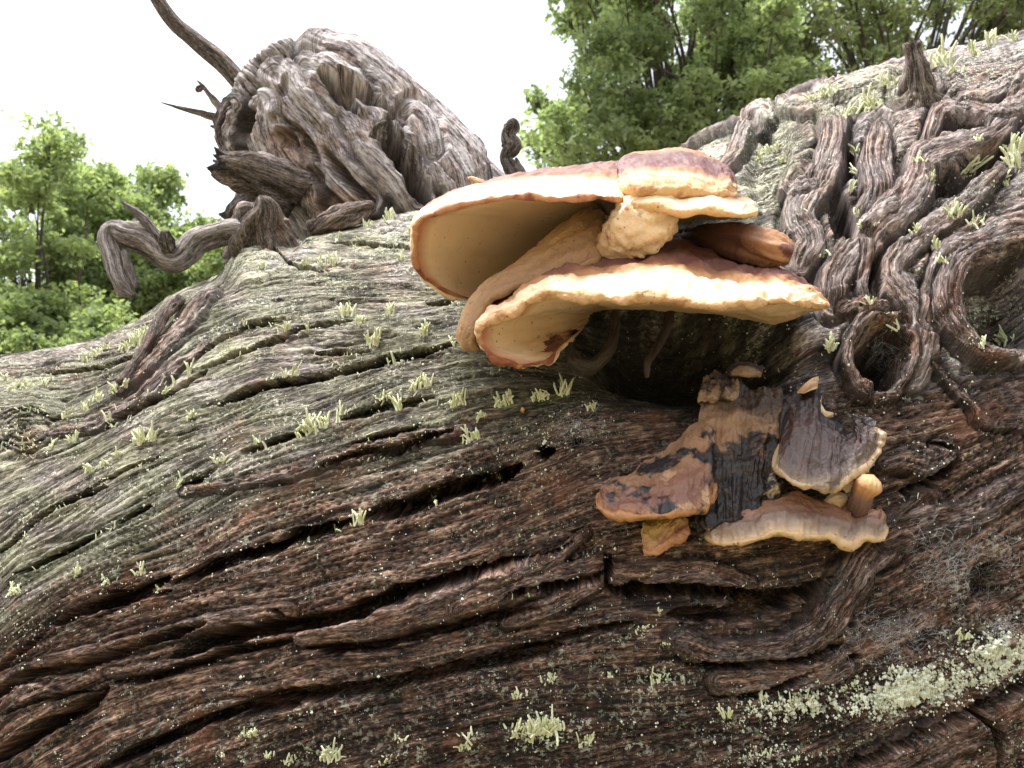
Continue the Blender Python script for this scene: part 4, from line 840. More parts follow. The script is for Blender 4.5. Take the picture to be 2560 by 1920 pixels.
bracket('stalked_fungus', 'blackened peeling stem of the old fungus, cream where the skin is torn', '2', [
 ((830, 190, .95), (770, 1135, .862), (790, 1120, .91)),
 ((900, 170, .95), (860, 1130, .85), (880, 1110, .91)),
 ((980, 200, .945), (960, 1110, .845), (970, 1090, .91)),
 ((1060, 210, .945), (1050, 1080, .845), (1060, 1060, .91)),
 ((1140, 240, .94), (1140, 1040, .85), (1140, 1030, .91)),
 ((1220, 230, .94), (1230, 990, .86), (1220, 990, .91)),
 ((1320, 230, .945), (1300, 940, .875), (1290, 940, .91))], 0.010, 0.030, -0.002, (M_stem, M_stem, M_stem), G3, seed=7, amp=0.009, wav=0.005, ntop=60, fold=0.007)
bracket('bracket_fungus', 'blackened glossy bracket fungus with pale lip and upturned right ear', '2', [
 ((1285, 330, .93), (1265, 690, .85), (1300, 720, .90)),
 ((1370, 300, .93), (1285, 770, .835), (1330, 770, .90)),
 ((1450, 265, .935), (1360, 822, .825), (1400, 800, .90)),
 ((1540, 225, .94), (1450, 862, .82), (1480, 830, .90)),
 ((1575, 370, .925), (1560, 874, .815), (1570, 840, .90)),
 ((1650, 430, .915), (1660, 882, .815), (1650, 840, .90)),
 ((1730, 490, .905), (1730, 850, .82), (1710, 810, .90)),
 ((1780, 530, .90), (1800, 792, .83), (1770, 770, .90)),
 ((1800, 480, .90), (1880, 742, .84), (1830, 720, .90)),
 ((1830, 410, .90), (1938, 670, .85), (1870, 660, .90)),
 ((1890, 420, .895), (1968, 570, .86), (1900, 580, .90)),
 ((1940, 460, .89), (1960, 490, .87), (1930, 500, .90))], 0.008, 0.035, -0.002, (M_black, M_blackrim, M_blackrim), G3, seed=8, amp=0.006, wav=0.003, ntop=48, fold=0.004)
bracket('bracket_fungus', 'pinkish wavy bracket fungus with a cream scalloped lip, lowest of the old cluster', '2', [
 ((830, 1150, .875), (808, 1188, .85), (850, 1180, .90)),
 ((930, 1050, .875), (900, 1228, .835), (930, 1200, .895)),
 ((1030, 985, .88), (1050, 1230, .825), (1060, 1200, .895)),
 ((1150, 950, .88), (1190, 1205, .815), (1180, 1190, .895)),
 ((1280, 935, .885), (1300, 1168, .81), (1300, 1170, .895)),
 ((1400, 902, .89), (1440, 1186, .81), (1430, 1180, .895)),
 ((1500, 930, .885), (1560, 1198, .815), (1550, 1185, .895)),
 ((1620, 960, .88), (1650, 1194, .82), (1650, 1190, .89)),
 ((1740, 950, .88), (1755, 1252, .825), (1740, 1230, .89)),
 ((1830, 1000, .88), (1860, 1208, .83), (1850, 1200, .89)),
 ((1900, 1005, .88), (1960, 1218, .84), (1930, 1200, .89)),
 ((1960, 985, .88), (2022, 1165, .855), (1980, 1150, .89))], 0.008, 0.018, -0.002, (M_wavy, M_wavyrim, M_wavyrim), G3, seed=9, amp=0.005, wav=0.003, fold=0.003)
bracket('bracket_fungus', 'small yellow torn fungus tucked under the orange lip', '2', [
 ((455, 1075, .875), (428, 1292, .835), (470, 1270, .885)),
 ((520, 1060, .87), (490, 1285, .825), (520, 1260, .885)),
 ((600, 1055, .865), (570, 1240, .825), (580, 1230, .885)),
 ((680, 1060, .865), (650, 1200, .83), (650, 1200, .885)),
 ((725, 1075, .87), (735, 1140, .845), (720, 1150, .885))], 0.010, 0.016, 0.0, (M_yellow, M_yellow, M_yellow), G3, nu=80, seed=10, amp=0.006, nzs=0.5)
blob('fungus_button', 'orange-headed button of fungus on a grey stalk above the wavy lip', '2', [(1800, 1030, .865, 62), (1830, 960, .845, 66), (1850, 900, .835, 70), (1882, 850, .83, 88), (1900, 815, .828, 60)], fungus_material('button_skin', [(0.0, (0.10, 0.06, 0.05)), (0.45, (0.17, 0.10, 0.08)), (0.6, (0.36, 0.17, 0.065)), (0.8, (0.48, 0.27, 0.12)), (1.0, (0.52, 0.34, 0.17))], wob=0.12, rough=0.4), G3, rough=0.12, twist=0.1, seed=36)
blob('fungus_button', 'small cream bud beside the orange-headed button', '2', [(1740, 880, .86, 30), (1775, 850, .85, 34), (1800, 815, .845, 26)], M_wavyrim, G3, rough=0.2, seed=37)
blob('fungus_bud', 'cream knob dotted black on the rear edge of the wavy lip', '2', [(1620, 990, .875, 40), (1680, 950, .865, 52), (1730, 950, .865, 36)], M_wavyrim, G3, rough=0.2, seed=38)
bracket('fungus_scrap', 'thin tan scrap of old fungus skin above the blackened bracket', '2', [
 ((1560, 150, .935), (1415, 265, .91), (1440, 260, .93)), ((1560, 170, .935), (1460, 262, .905), (1470, 250, .93)), ((1560, 190, .935), (1510, 235, .905), (1510, 230, .93)), ((1562, 210, .935), (1556, 222, .91), (1550, 220, .93))], 0.004, 0.006, 0.0, (M_brim, M_rim, M_rim), G3, nu=40, seed=11, amp=0.002)
blob('fungus_scrap', 'cream hooked sliver of fungus hanging beside the blackened bracket', '2', [(1560, 290, .93, 16), (1560, 350, .915, 18), (1590, 400, .91, 26), (1640, 405, .915, 20)], M_wavyrim, G3, rough=0.3, seed=39)
bracket('fungus_scrap', 'torn papery brown flakes of fungus at the top of the blackened stem', '2', [
 ((830, 170, .965), (770, 310, .925), (800, 300, .95)), ((920, 150, .965), (860, 330, .915), (870, 320, .95)), ((1010, 190, .96), (940, 300, .91), (950, 290, .95)), ((1090, 200, .955), (1040, 270, .91), (1050, 270, .95))], 0.005, 0.012, 0.0, (M_scrap, M_scrap, M_scrap), G3, nu=70, seed=12, amp=0.010, wav=0.008, nzs=0.5)
bracket('fungus_scrap', 'small orange-brown fungus shelf in the dark hollow over the old cluster', '2', [
 ((990, 110, .985), (960, 150, .95), (990, 160, .975)), ((1050, 80, .985), (1050, 140, .935), (1060, 155, .975)), ((1130, 85, .985), (1130, 140, .935), (1130, 155, .975)), ((1190, 120, .985), (1200, 150, .95), (1180, 160, .975))], 0.007, 0.010, 0.0, (M_scrap, M_scrap, M_scrap), G3, nu=60, seed=13, amp=0.004)
blob('fungus_scrap', 'pointed sliver of pale fungus on the back of the shell-like bracket', '1', [(470, 250, 1.0, 16), (420, 225, .99, 22), (385, 208, .985, 14), (365, 200, .98, 6)], M_flesh, G1, rough=0.25, seed=40)
for k, (x, y, s_) in enumerate([(770, 165, 14), (800, 160, 12), (790, 215, 22), (1265, 115, 30)]):
    blob('fungus_scrap', ['small torn cream tooth on the back edge of the shell-like bracket', 'small torn cream tooth on the back edge of the shell-like bracket', 'ragged cream scrap lying on top of the shell-like bracket', 'tan scab on the plum dome'][k], '1', [(x, y + s_, [1.10, 1.10, 1.04, 1.15][k], s_), (x + 2, y, [1.09, 1.09, 1.03, 1.14][k], s_ * 0.8), (x - 3, y - s_, [1.09, 1.09, 1.03, 1.14][k], s_ * 0.3)], M_flesh, G1, rough=0.4, seed=41 + k)

for k, (x, y, w_) in enumerate(((1362, 1248, 7), (1368, 1272, 7), (1485, 965, 9))):
    P_ = rp('8', [(x, y)])[0]; dw = wall(P_[0], P_[1])
    blob('fungus_scrap', ['tiny orange crumb of fungus at the end of the longest crack', 'tiny cream crumb of fungus at the end of the longest crack', 'reddish crumb of fungus caught in lichen under the pore lobe'][k], '8', [(x, y + w_, dw, w_), (x + 2, y, dw - 0.008, w_ * 0.9), (x, y - w_, dw - 0.008, w_ * 0.5)], [M_oldrim, M_flesh, M_rim][k], G3, rough=0.35, seed=50 + k)

# ------------------------------------------------------------------ lichen
m, n, l, b = new_mat('pale_lichen')
geo = n.new('ShaderNodeTexCoord').outputs['Object']
r = ramp(n, [(0.0, (0.26, 0.29, 0.15)), (0.4, (0.47, 0.49, 0.28)), (0.75, (0.60, 0.61, 0.40)), (1.0, (0.66, 0.63, 0.48))]); l.new(attr(n, 'rnd').outputs['Fac'], r.inputs[0])
l.new(mixc(n, l, math_n(n, l, 'MULTIPLY', noise(n, l, geo, 500, 2), 0.5), r.outputs[0], (0.40, 0.42, 0.27)), b.inputs['Base Color']); b.inputs['Roughness'].default_value = 0.9; b.inputs['Specular IOR Level'].default_value = 0.1
LICHEN = m
def stalk_arrays(base, up_, h, r0, rs, seg=4, sides=5):
    bend = rs.normal(0, 0.45, 3); C = []
    for k in range(seg + 1):
        t = k / seg; C.append(base + up_ * h * t + bend * h * 0.5 * t * t)
    C = np.array(C); T_ = unit(np.gradient(C, axis=0)); u = unit(np.cross(T_, (0.3, 0.9, 0.2))); w = np.cross(T_, u)
    a = np.arange(sides) / sides * 2 * np.pi
    rad = r0 * np.interp(np.linspace(0, 1, seg + 1), np.linspace(0, 1, 5), [1.15, 0.9, 0.85, 0.8, 0.55])
    P = C[:, None] + rad[:, None, None] * (np.cos(a)[None, :, None] * u[:, None] + np.sin(a)[None, :, None] * w[:, None])
    V = np.vstack([P.reshape(-1, 3), C[-1] + T_[-1] * r0 * 0.4]); F_ = grid_faces(seg + 1, sides, True)
    i = np.arange(sides); tr = np.stack([seg * sides + i, seg * sides + (i + 1) % sides, np.full(sides, (seg + 1) * sides)], -1)
    return V, F_, tr
def gather(parts):
    Vs, Fs, Ts, Rn = [], [], [], []; o_ = 0
    for V, F_, tr, rv in parts:
        Vs.append(V); Fs.append(F_ + o_); Ts.append(tr + o_); Rn.append(np.full(len(V), rv)); o_ += len(V)
    return np.vstack(Vs), np.vstack(Fs), np.vstack(Ts), np.concatenate(Rn)
def make_tuft(px_, py_, wpx, n, hpx, label, group, seed):
    rs = np.random.default_rng(seed); parts = []; first = None
    for k in range(n):
        x = px_ + np.clip(rs.normal(0, 0.42), -0.8, 0.8) * wpx; y = py_ + np.clip(rs.normal(0, 0.16), -0.3, 0.3) * wpx - 0.25 * (x - px_)
        h = on_log(x, y)
        if h is None: continue
        P0, N0, kk = h
        if first is None: first = P0
        if np.linalg.norm(P0 - first) > 0.0007 * wpx + 0.009: continue
        d = ldp.ravel()[kk]; u_ = unit(np.array([0.0, 0.0, 1.0]) * 0.9 + N0 * 0.45 + rs.normal(0, 0.22, 3))
        hh = hpx * rs.uniform(0.35, 1.15) * d / FPX
        V, F_, tr = stalk_arrays(P0 - N0 * 0.002, u_, hh, rs.uniform(2.0, 3.3) * d / FPX * (0.75 + hpx / 60), rs)
        parts.append((V, F_, tr, rs.uniform(0.25, 1.0)))
        if rs.random() < 0.35:       # a fork
            V, F_, tr = stalk_arrays(P0 + u_ * hh * 0.45, unit(u_ + rs.normal(0, 0.6, 3)), hh * 0.45, 1.4 * d / FPX, rs)
            parts.append((V, F_, tr, rs.uniform(0.3, 1.0)))
    if not parts: return None
    V, F_, T_, rv = gather(parts); base = Vector(first.tolist())
    o = make_mesh('lichen_tuft', V - np.array(base), F_, LICHEN, {'rnd': rv}, tri=T_); o.location = base
    return tag(o, label, 'lichen', group)
tl = {'w': ('pale green lichen tuft of upright stalks on the weathered olive-grey side of the trunk', 'lichen tufts on the weathered side'),
      'r': ('pale green lichen tuft sprouting between the twisted strands of the burr', 'lichen tufts on the burr'),
      'b': ('pale lichen tuft on the damp dark wood below the old fungi', 'lichen tufts on the damp foot of the trunk')}
tufts = []
for x, y, w, n_, h in [(640, 130, 60, 46, 26), (690, 110, 40, 26, 26), (580, 160, 40, 22, 20), (380, 220, 26, 16, 24), (420, 200, 30, 16, 18), (200, 320, 40, 16, 18), (60, 345, 40, 20, 18), (120, 335, 40, 20, 18), (20, 300, 24, 12, 18), (470, 170, 36, 16, 15), (450, 400, 26, 12, 24), (390, 440, 26, 12, 20), (520, 360, 20, 9, 26), (575, 335, 16, 7, 20),
                       (200, 465, 20, 9, 26), (300, 480, 24, 8, 24), (510, 515, 20, 8, 26), (235, 620, 10, 5, 28), (330, 590, 26, 12, 22), (640, 600, 34, 18, 34), (700, 590, 20, 8, 34), (410, 730, 26, 12, 24), (540, 655, 22, 10, 22), (480, 700, 24, 8, 16), (880, 485, 22, 9, 28), (870, 280, 8, 4, 34), (800, 325, 8, 4, 26), (760, 375, 14, 5, 22), (640, 440, 20, 6, 18), (690, 415, 14, 5, 20), (950, 265, 6, 3, 20),
                       (1260, 315, 8, 4, 26), (1310, 300, 12, 5, 24), (1370, 305, 20, 8, 26), (1500, 300, 22, 8, 22), (1800, 225, 26, 10, 22), (1720, 145, 34, 14, 30), (1950, 95, 26, 10, 30), (1420, 545, 50, 34, 40), (1500, 520, 40, 16, 30), (1570, 490, 26, 10, 28), (1220, 610, 40, 14, 22), (1020, 690, 34, 14, 26), (820, 800, 26, 9, 20), (1940, 340, 40, 16, 34), (1770, 400, 30, 10, 20), (1840, 440, 8, 4, 36), (2110, 420, 36, 14, 34), (2150, 580, 40, 20, 24),
                       (1655, 975, 24, 20, 34), (1560, 1010, 26, 8, 18), (1420, 1045, 24, 7, 18), (1990, 885, 14, 5, 20), (520, 990, 26, 9, 18), (290, 1110, 24, 7, 16), (640, 1205, 30, 14, 24), (740, 1290, 26, 12, 20), (350, 1200, 30, 14, 20), (480, 1245, 30, 12, 16), (60, 1290, 50, 26, 24), (1600, 650, 30, 8, 16)]:
    tufts.append(('5', x, y, w, n_, h, 'w'))
for x, y, w, n_, h in [(620, 285, 36, 16, 24), (560, 290, 26, 10, 20), (290, 300, 36, 12, 18), (490, 305, 26, 10, 18), (880, 510, 26, 10, 34), (680, 520, 26, 9, 36), (740, 560, 26, 10, 20), (410, 600, 20, 7, 28), (500, 605, 26, 8, 18), (800, 655, 40, 16, 32), (1030, 620, 24, 9, 28), (1160, 660, 20, 9, 24), (880, 745, 20, 8, 26), (340, 840, 12, 5, 34), (440, 830, 22, 9, 26), (580, 825, 22, 8, 22), (390, 840, 12, 5, 26),
                       (930, 260, 30, 12, 20), (870, 80, 40, 18, 26), (640, 170, 40, 18, 22), (760, 110, 50, 18, 18), (980, 140, 26, 10, 20), (850, 935, 30, 12, 24), (910, 960, 8, 4, 38), (1190, 935, 40, 18, 28), (1400, 940, 50, 22, 30), (1570, 920, 44, 20, 34), (1680, 890, 36, 18, 36), (1250, 1100, 50, 26, 26), (1300, 1000, 40, 16, 22), (1790, 960, 40, 12, 20), (1060, 850, 12, 5, 34), (980, 860, 26, 9, 28), (1380, 1290, 16, 5, 22), (1310, 1300, 14, 5, 18), (1075, 1380, 16, 5, 20)]:
    tufts.append(('8', x, y, w, n_, h, 'w'))
for x, y, w, n_, h in [(1190, 150, 60, 30, 44), (1240, 180, 50, 20, 36), (1400, 70, 50, 18, 34), (1330, 110, 40, 16, 34), (1480, 60, 40, 14, 26), (960, 250, 40, 20, 28), (890, 335, 50, 30, 30), (810, 360, 50, 24, 24), (700, 285, 50, 30, 24), (650, 300, 36, 14, 22), (850, 530, 40, 18, 38), (835, 610, 22, 8, 26), (1290, 620, 55, 22, 46), (1320, 580, 40, 14, 36), (1500, 520, 60, 26, 48), (1480, 580, 50, 20, 40), (1240, 790, 36, 14, 34), (1330, 830, 36, 10, 26), (850, 790, 22, 12, 28), (850, 840, 18, 8, 24),
                       (1165, 920, 16, 5, 40), (1190, 985, 30, 14, 20), (1430, 1320, 60, 24, 30), (1350, 1330, 30, 10, 26), (730, 1350, 24, 14, 38), (690, 965, 30, 12, 20), (1015, 1275, 14, 6, 30), (470, 520, 40, 16, 24), (540, 560, 40, 14, 18), (430, 560, 30, 10, 20), (1140, 640, 20, 8, 24), (820, 700, 16, 7, 26), (1350, 485, 14, 5, 30), (1090, 560, 30, 9, 18), (1080, 850, 26, 9, 20), (900, 1160, 20, 8, 20), (1440, 660, 40, 14, 24)]:
    tufts.append(('4', x, y, w, n_, h, 'r'))
for x, y, w, n_, h in [(140, 915, 80, 60, 44), (200, 900, 60, 36, 40), (350, 955, 40, 26, 30), (960, 830, 36, 14, 30), (1120, 770, 30, 10, 26), (1250, 790, 70, 30, 26), (1740, 730, 90, 60, 20), (1680, 760, 60, 34, 18), (2150, 570, 70, 40, 20), (1960, 500, 40, 18, 20), (670, 670, 60, 24, 22), (190, 690, 36, 22, 22), (70, 750, 40, 20, 22), (600, 465, 50, 16, 14), (660, 400, 20, 10, 14), (690, 530, 30, 14, 14), (1480, 720, 50, 24, 16), (1100, 1000, 60, 24, 14), (1240, 1020, 40, 16, 14), (450, 660, 26, 14, 16), (1660, 650, 40, 20, 16)]:
    tufts.append(('7', x, y, w, n_, h, 'b'))
for x, y, w, n_, h in [(1700, 1110, 26, 9, 18), (1080, 1195, 0, 0, 0), (1060, 1090, 40, 22, 22), (1150, 1190, 30, 12, 22), (1410, 1180, 60, 36, 36), (1220, 1200, 40, 16, 24), (1990, 1130, 50, 26, 36), (2190, 1090, 30, 18, 34), (940, 1170, 26, 10, 16), (1650, 1190, 40, 14, 18)]:
    if n_: tufts.append(('6', x, y, w, n_, h, 'b'))
marks = [(350, 880, 'by the rusty ridge on the crest'), (62, 1078, 'by the ringed knot'), (900, 600, 'at the foot of the big limb'), (640, 620, 'by the hump under the hooked branch'), (1080, 760, 'beside the shell-like bracket'),
         (1250, 1000, 'under the pore lobe of the widest shelf'), (1440, 1040, 'above the small beetle holes'), (900, 1320, 'on the lip of the longest crack'), (300, 1530, 'at the tail of the longest crack'), (650, 1090, 'midway along the olive-grey flank'), (350, 1130, 'on the olive-grey flank under the rusty ridge'), (750, 850, 'on the olive-grey swelling under the limb'),
         (2294, 200, 'by the twig stump on the crest of the burr'), (2050, 240, 'along the crest of the burr'), (1930, 400, 'in the mossy hollow of the burr'), (2160, 430, 'in the cleft between burr strands'), (2420, 430, 'on the dark shelf of the burr'), (2500, 850, 'inside the big ring of the burr'), (2190, 900, 'by the small round knot hole'), (2340, 560, 'between the lower burr strands'),
         (1340, 1850, 'at the dark foot of the trunk'), (2000, 1770, 'on the damp ledge under the curved plank'), (2280, 1730, 'on the pale crusted ledge'), (1640, 1620, 'under the stepped planks'), (800, 1880, 'on the lowest dark planks'), (2480, 1620, 'near the low dark knot hole')]
for k, (reg, x, y, w, n_, h, kind) in enumerate(tufts):
    P_ = rp(reg, [(x, y)])[0]
    mk = min(marks, key=lambda q_: math.hypot(q_[0] - P_[0], q_[1] - P_[1]))[2]
    size = 'big bushy pale lichen tuft' if n_ >= 28 else 'medium pale lichen tuft' if n_ >= 15 else 'small pale lichen tuft' if n_ >= 8 else 'few tall thin pale lichen stalks' if h >= 26 else 'few short pale lichen stalks'
    make_tuft(P_[0], P_[1] + 4, w * REG[reg][2], n_, h, size + ' ' + mk, tl[kind][1], 500 + k)

# crust of granules and tiny squamules too small and too many to count
rs = np.random.default_rng(77)
Npt = 170000
gxp = rs.uniform(-30, 2590, Npt); gyp = rs.uniform(60, 1960, Npt)
for x_, y_, sx_, sy_, n_ in ((2290, 1700, 75, 32, 5000), (2240, 1745, 70, 26, 3500), (2500, 1640, 60, 32, 4500), (2420, 1700, 60, 26, 2200), (2000, 1770, 80, 22, 2600), (1840, 1790, 60, 20, 1400), (1900, 1885, 55, 14, 1800), (1990, 1900, 30, 10, 700), (1660, 1780, 60, 24, 1200), (1370, 1700, 26, 20, 800), (1300, 1750, 24, 20, 700), (1690, 1680, 50, 22, 1000), (1620, 1575, 36, 10, 700), (2200, 1000, 26, 10, 700), (590, 1880, 40, 22, 900), (1050, 1840, 40, 18, 800), (60, 1560, 60, 40, 1400), (1360, 1090, 70, 34, 1500)):
    gxp = np.append(gxp, rs.normal(x_, sx_, n_)); gyp = np.append(gyp, rs.normal(y_, sy_, n_) - 0.3 * (gxp[-n_:] - x_))
ii = ((gyp + 60) / BIN).astype(int).clip(0, LH - 1); jj = ((gxp + 60) / BIN).astype(int).clip(0, LW - 1)
kk = look[ii, jj]; sel = kk >= 0; kk = kk[sel]; gxp = gxp[sel]; gyp = gyp[sel]
prob = np.clip(-0.22 + 1.5 * fbm(gxp / 42, gyp / 26, 4, 401, 0.65) + 0.5 * fbm(gxp / 300, gyp / 200, 2, 405), 0, 1) * 1.6
def spot(x, y, rx, ry, v): return v * np.exp(-(((gxp - x) / rx) ** 2 + ((gyp - y) / ry) ** 2))
cl = np.clip(0.25 + 1.8 * fbm(gxp / 28, gyp / 20, 2, 411), 0, 1)
prob = prob * 0.5 + cl * (spot(2280, 1730, 130, 60, 2.2) + spot(2500, 1640, 90, 70, 2.0) + spot(2010, 1760, 140, 40, .8) + spot(1830, 1790, 120, 40, .6) + spot(1650, 1700, 90, 50, .5) + spot(1380, 1830, 110, 50, .6) + spot(1900, 1890, 110, 30, .7) + spot(700, 1040, 160, 60, .5) + spot(560, 1180, 220, 80, .45) + spot(330, 1450, 220, 70, .4) + spot(1350, 1090, 120, 70, .5) + spot(2450, 800, 70, 80, .9) + spot(1930, 420, 60, 110, .6) + spot(2430, 180, 130, 80, .8) + spot(2140, 260, 140, 50, .6) + spot(2180, 960, 60, 70, .5) + spot(60, 960, 120, 30, .5) + spot(900, 680, 200, 60, .35) + spot(2400, 480, 140, 90, .5) + spot(60, 1570, 80, 60, .6))
prob = prob + 0.75 * cl * R.crk[kk] * (1 - sstep(1350, 1550, gyp))
keep = rs.random(len(kk)) < prob * 0.62
big = 1 + 2.2 * np.clip(spot(2280, 1730, 130, 60, 1) + spot(2500, 1640, 90, 70, 1) + spot(2010, 1760, 140, 40, .7) + spot(1380, 1830, 110, 50, .6), 0, 1)[keep]
kk = kk[keep]; n_ = len(kk)
c = LOGV.reshape(-1, 3)[kk] + rs.normal(0, 0.0012, (n_, 3)); nn = LN.reshape(-1, 3)[kk]; dd_ = ldp.ravel()[kk]
sz = np.exp(rs.normal(0.3, 0.45, n_))  .clip(0.6, 3.6) * big * dd_ / FPX
octv = np.array([(1, 0, 0), (0, 1, 0), (-1, 0, 0), (0, -1, 0), (0, 0, 1), (0, 0, -1)], float)
octf = np.array([(0, 1, 4), (1, 2, 4), (2, 3, 4), (3, 0, 4), (1, 0, 5), (2, 1, 5), (3, 2, 5), (0, 3, 5)])
jit = 1 + rs.normal(0, 0.35, (n_, 6, 1))
V = c[:, None] + nn[:, None] * 0.0004 + octv[None] * jit * sz[:, None, None]
F_ = (octf[None] + 6 * np.arange(n_)[:, None, None]).reshape(-1, 3)
CRUST, n, l, b = new_mat('lichen_granules')
r = ramp(n, [(0.0, (0.30, 0.32, 0.22)), (0.5, (0.50, 0.52, 0.40)), (1.0, (0.66, 0.66, 0.56))]); l.new(attr(n, 'rnd').outputs['Fac'], r.inputs[0]); l.new(r.outputs[0], b.inputs['Base Color']); b.inputs['Roughness'].default_value = 0.95; b.inputs['Specular IOR Level'].default_value = 0.1
crust = make_mesh('lichen_crust', V.reshape(-1, 3), F_, CRUST, {'rnd': np.repeat(rs.uniform(0.2, 1.0, n_), 6)}, smooth=False)
crust['kind'] = 'stuff'; tag(crust, 'pale crumbly lichen crust scattered over the trunk', 'lichen')

# fuzz of tiny stalks along the fissures of the weathered flank
rs = np.random.default_rng(78); parts = []
fx = rs.uniform(-20, 2560, 60000); fy = rs.uniform(80, 1500, 60000)
ii = ((fy + 60) / BIN).astype(int).clip(0, LH - 1); jj = ((fx + 60) / BIN).astype(int).clip(0, LW - 1); kf = look[ii, jj]
pf = np.where(kf >= 0, 0.9 * R.crk[np.maximum(kf, 0)] + 0.25 * np.clip(fbm(fx / 60, fy / 25, 3, 421) - 0.12, 0, 1), 0) * np.clip(0.2 + 1.6 * fbm(fx / 90, fy / 60, 2, 425), 0, 1)
for k in np.nonzero(rs.random(60000) < pf * 0.9)[0][:3600]:
    P0 = LOGV.reshape(-1, 3)[kf[k]]; N0 = LN.reshape(-1, 3)[kf[k]]; d = ldp.ravel()[kf[k]]
    V, F_, tr = stalk_arrays(P0 - N0 * 0.001, unit(np.array((0, 0, 0.8)) + N0 * 0.5 + rs.normal(0, 0.35, 3)), rs.uniform(4, 13) * d / FPX, rs.uniform(1.2, 2.0) * d / FPX, rs, 3, 4)
    parts.append((V, F_, tr, rs.uniform(0.2, 1.0)))
V, F_, T_, rv = gather(parts)
fuzz = make_mesh('lichen_fuzz', V, F_, LICHEN, {'rnd': rv}, tri=T_); fuzz['kind'] = 'stuff'; tag(fuzz, 'fine fuzz of tiny lichen stalks along the fissures of the trunk', 'lichen')

# ------------------------------------------------------------------ cobwebs
m, n, l, b = new_mat('spider_silk'); b.inputs['Base Color'].default_value = (0.72, 0.72, 0.74, 1); b.inputs['Roughness'].default_value = 0.5
b.inputs['Alpha'].default_value = 0.5
SILK = m
def cobweb(cx, cy, w, h, nth, label, seed):
    rs = np.random.default_rng(seed); parts = []
    for k in range(nth):
        x0 = cx + np.clip(rs.normal(0, 0.45), -0.85, 0.85) * w; y0 = cy + np.clip(rs.normal(0, 0.45), -0.85, 0.85) * h; a_ = rs.uniform(-0.9, 0.5) if rs.random() < 0.7 else rs.uniform(0, 3.1); L = rs.uniform(10, 46)
        p = []
        for (x, y) in ((x0, y0), (x0 + math.cos(a_) * L, y0 + math.sin(a_) * L)):
            hh = on_log(x, y)
            if hh is None: break
            p.append(hh[0] + hh[1] * rs.uniform(0.001, 0.008))
        if len(p) < 2 or np.linalg.norm(p[0] - p[1]) > 0.09: continue
        sag = (p[0] + p[1]) / 2 + np.array((0, -0.001, -0.0015)) + rs.normal(0, 0.003, 3)
        C = catmull(np.array([p[0], sag, p[1]]), 6); T_ = unit(np.gradient(C, axis=0)); u = unit(np.cross(T_, (0.2, 0.3, 0.9))); ww_ = np.cross(T_, u); rr_ = rs.uniform(0.00005, 0.00012)
        aa = np.arange(3) / 3 * 2 * np.pi
        P = C[:, None] + rr_ * (np.cos(aa)[None, :, None] * u[:, None] + np.sin(aa)[None, :, None] * ww_[:, None])
        parts.append((P.reshape(-1, 3), grid_faces(6, 3, True), np.array([[0, 1, 2]]), 0.5))
    V, F_, T_, rv = gather(parts); base = V.mean(0)
    o = make_mesh('cobweb', V - base, F_, SILK, None, tri=T_); o.location = base.tolist()
    return tag(o, label, 'cobweb', 'cobwebs on the trunk')
cobweb(2390, 1400, 150, 110, 420, 'dense grey cobweb stretched over the wood beside the wavy bracket', 1)
cobweb(2230, 1590, 150, 80, 300, 'ragged cobweb over the curved plank under the old fungi', 2)
cobweb(2490, 1570, 60, 50, 120, 'cobweb threads at the dark knot hole low on the trunk', 3)
cobweb(1440, 1060, 70, 60, 150, 'cobweb threads above the small round beetle holes', 4)
cobweb(600, 1410, 80, 30, 60, 'thin cobweb bridging the longest crack', 5)
cobweb(2195, 890, 45, 50, 90, 'cobweb spun across the small round knot hole', 6)

# ------------------------------------------------------------------ background trees
BARK, n, l, b = new_mat('tree_bark')
geo = n.new('ShaderNodeTexCoord').outputs['Object']
r = ramp(n, [(0.3, (0.035, 0.03, 0.024)), (0.7, (0.11, 0.095, 0.075))]); l.new(noise(n, l, geo, 6, 6), r.inputs[0]); l.new(r.outputs[0], b.inputs['Base Color']); b.inputs['Roughness'].default_value = 0.9
LEAF1 = leaf_material('oak_leaves', (0.155, 0.20, 0.125), (0.27, 0.33, 0.20), (0.36, 0.26, 0.16))
LEAF2 = leaf_material('dull_leaves', (0.145, 0.175, 0.115), (0.235, 0.27, 0.165), (0.35, 0.24, 0.15))
LEAF3 = leaf_material('fresh_leaves', (0.17, 0.22, 0.125), (0.29, 0.35, 0.20), (0.36, 0.34, 0.18))
def taper_tube(C, r0, r1, na=8):
    C = np.asarray(C); n = len(C); T_ = unit(np.gradient(C, axis=0)); u = unit(np.cross(T_, (0.31, 0.83, 0.12))); w = np.cross(T_, u)
    a = np.arange(na) / na * 2 * np.pi; rad = np.linspace(r0, r1, n)
    P = C[:, None] + rad[:, None, None] * (np.cos(a)[None, :, None] * u[:, None] + np.sin(a)[None, :, None] * w[:, None])
    return P.reshape(-1, 3), grid_faces(n, na, True), np.array([[(n - 1) * na, (n - 1) * na + 1, (n - 1) * na + 2]]), 0.5
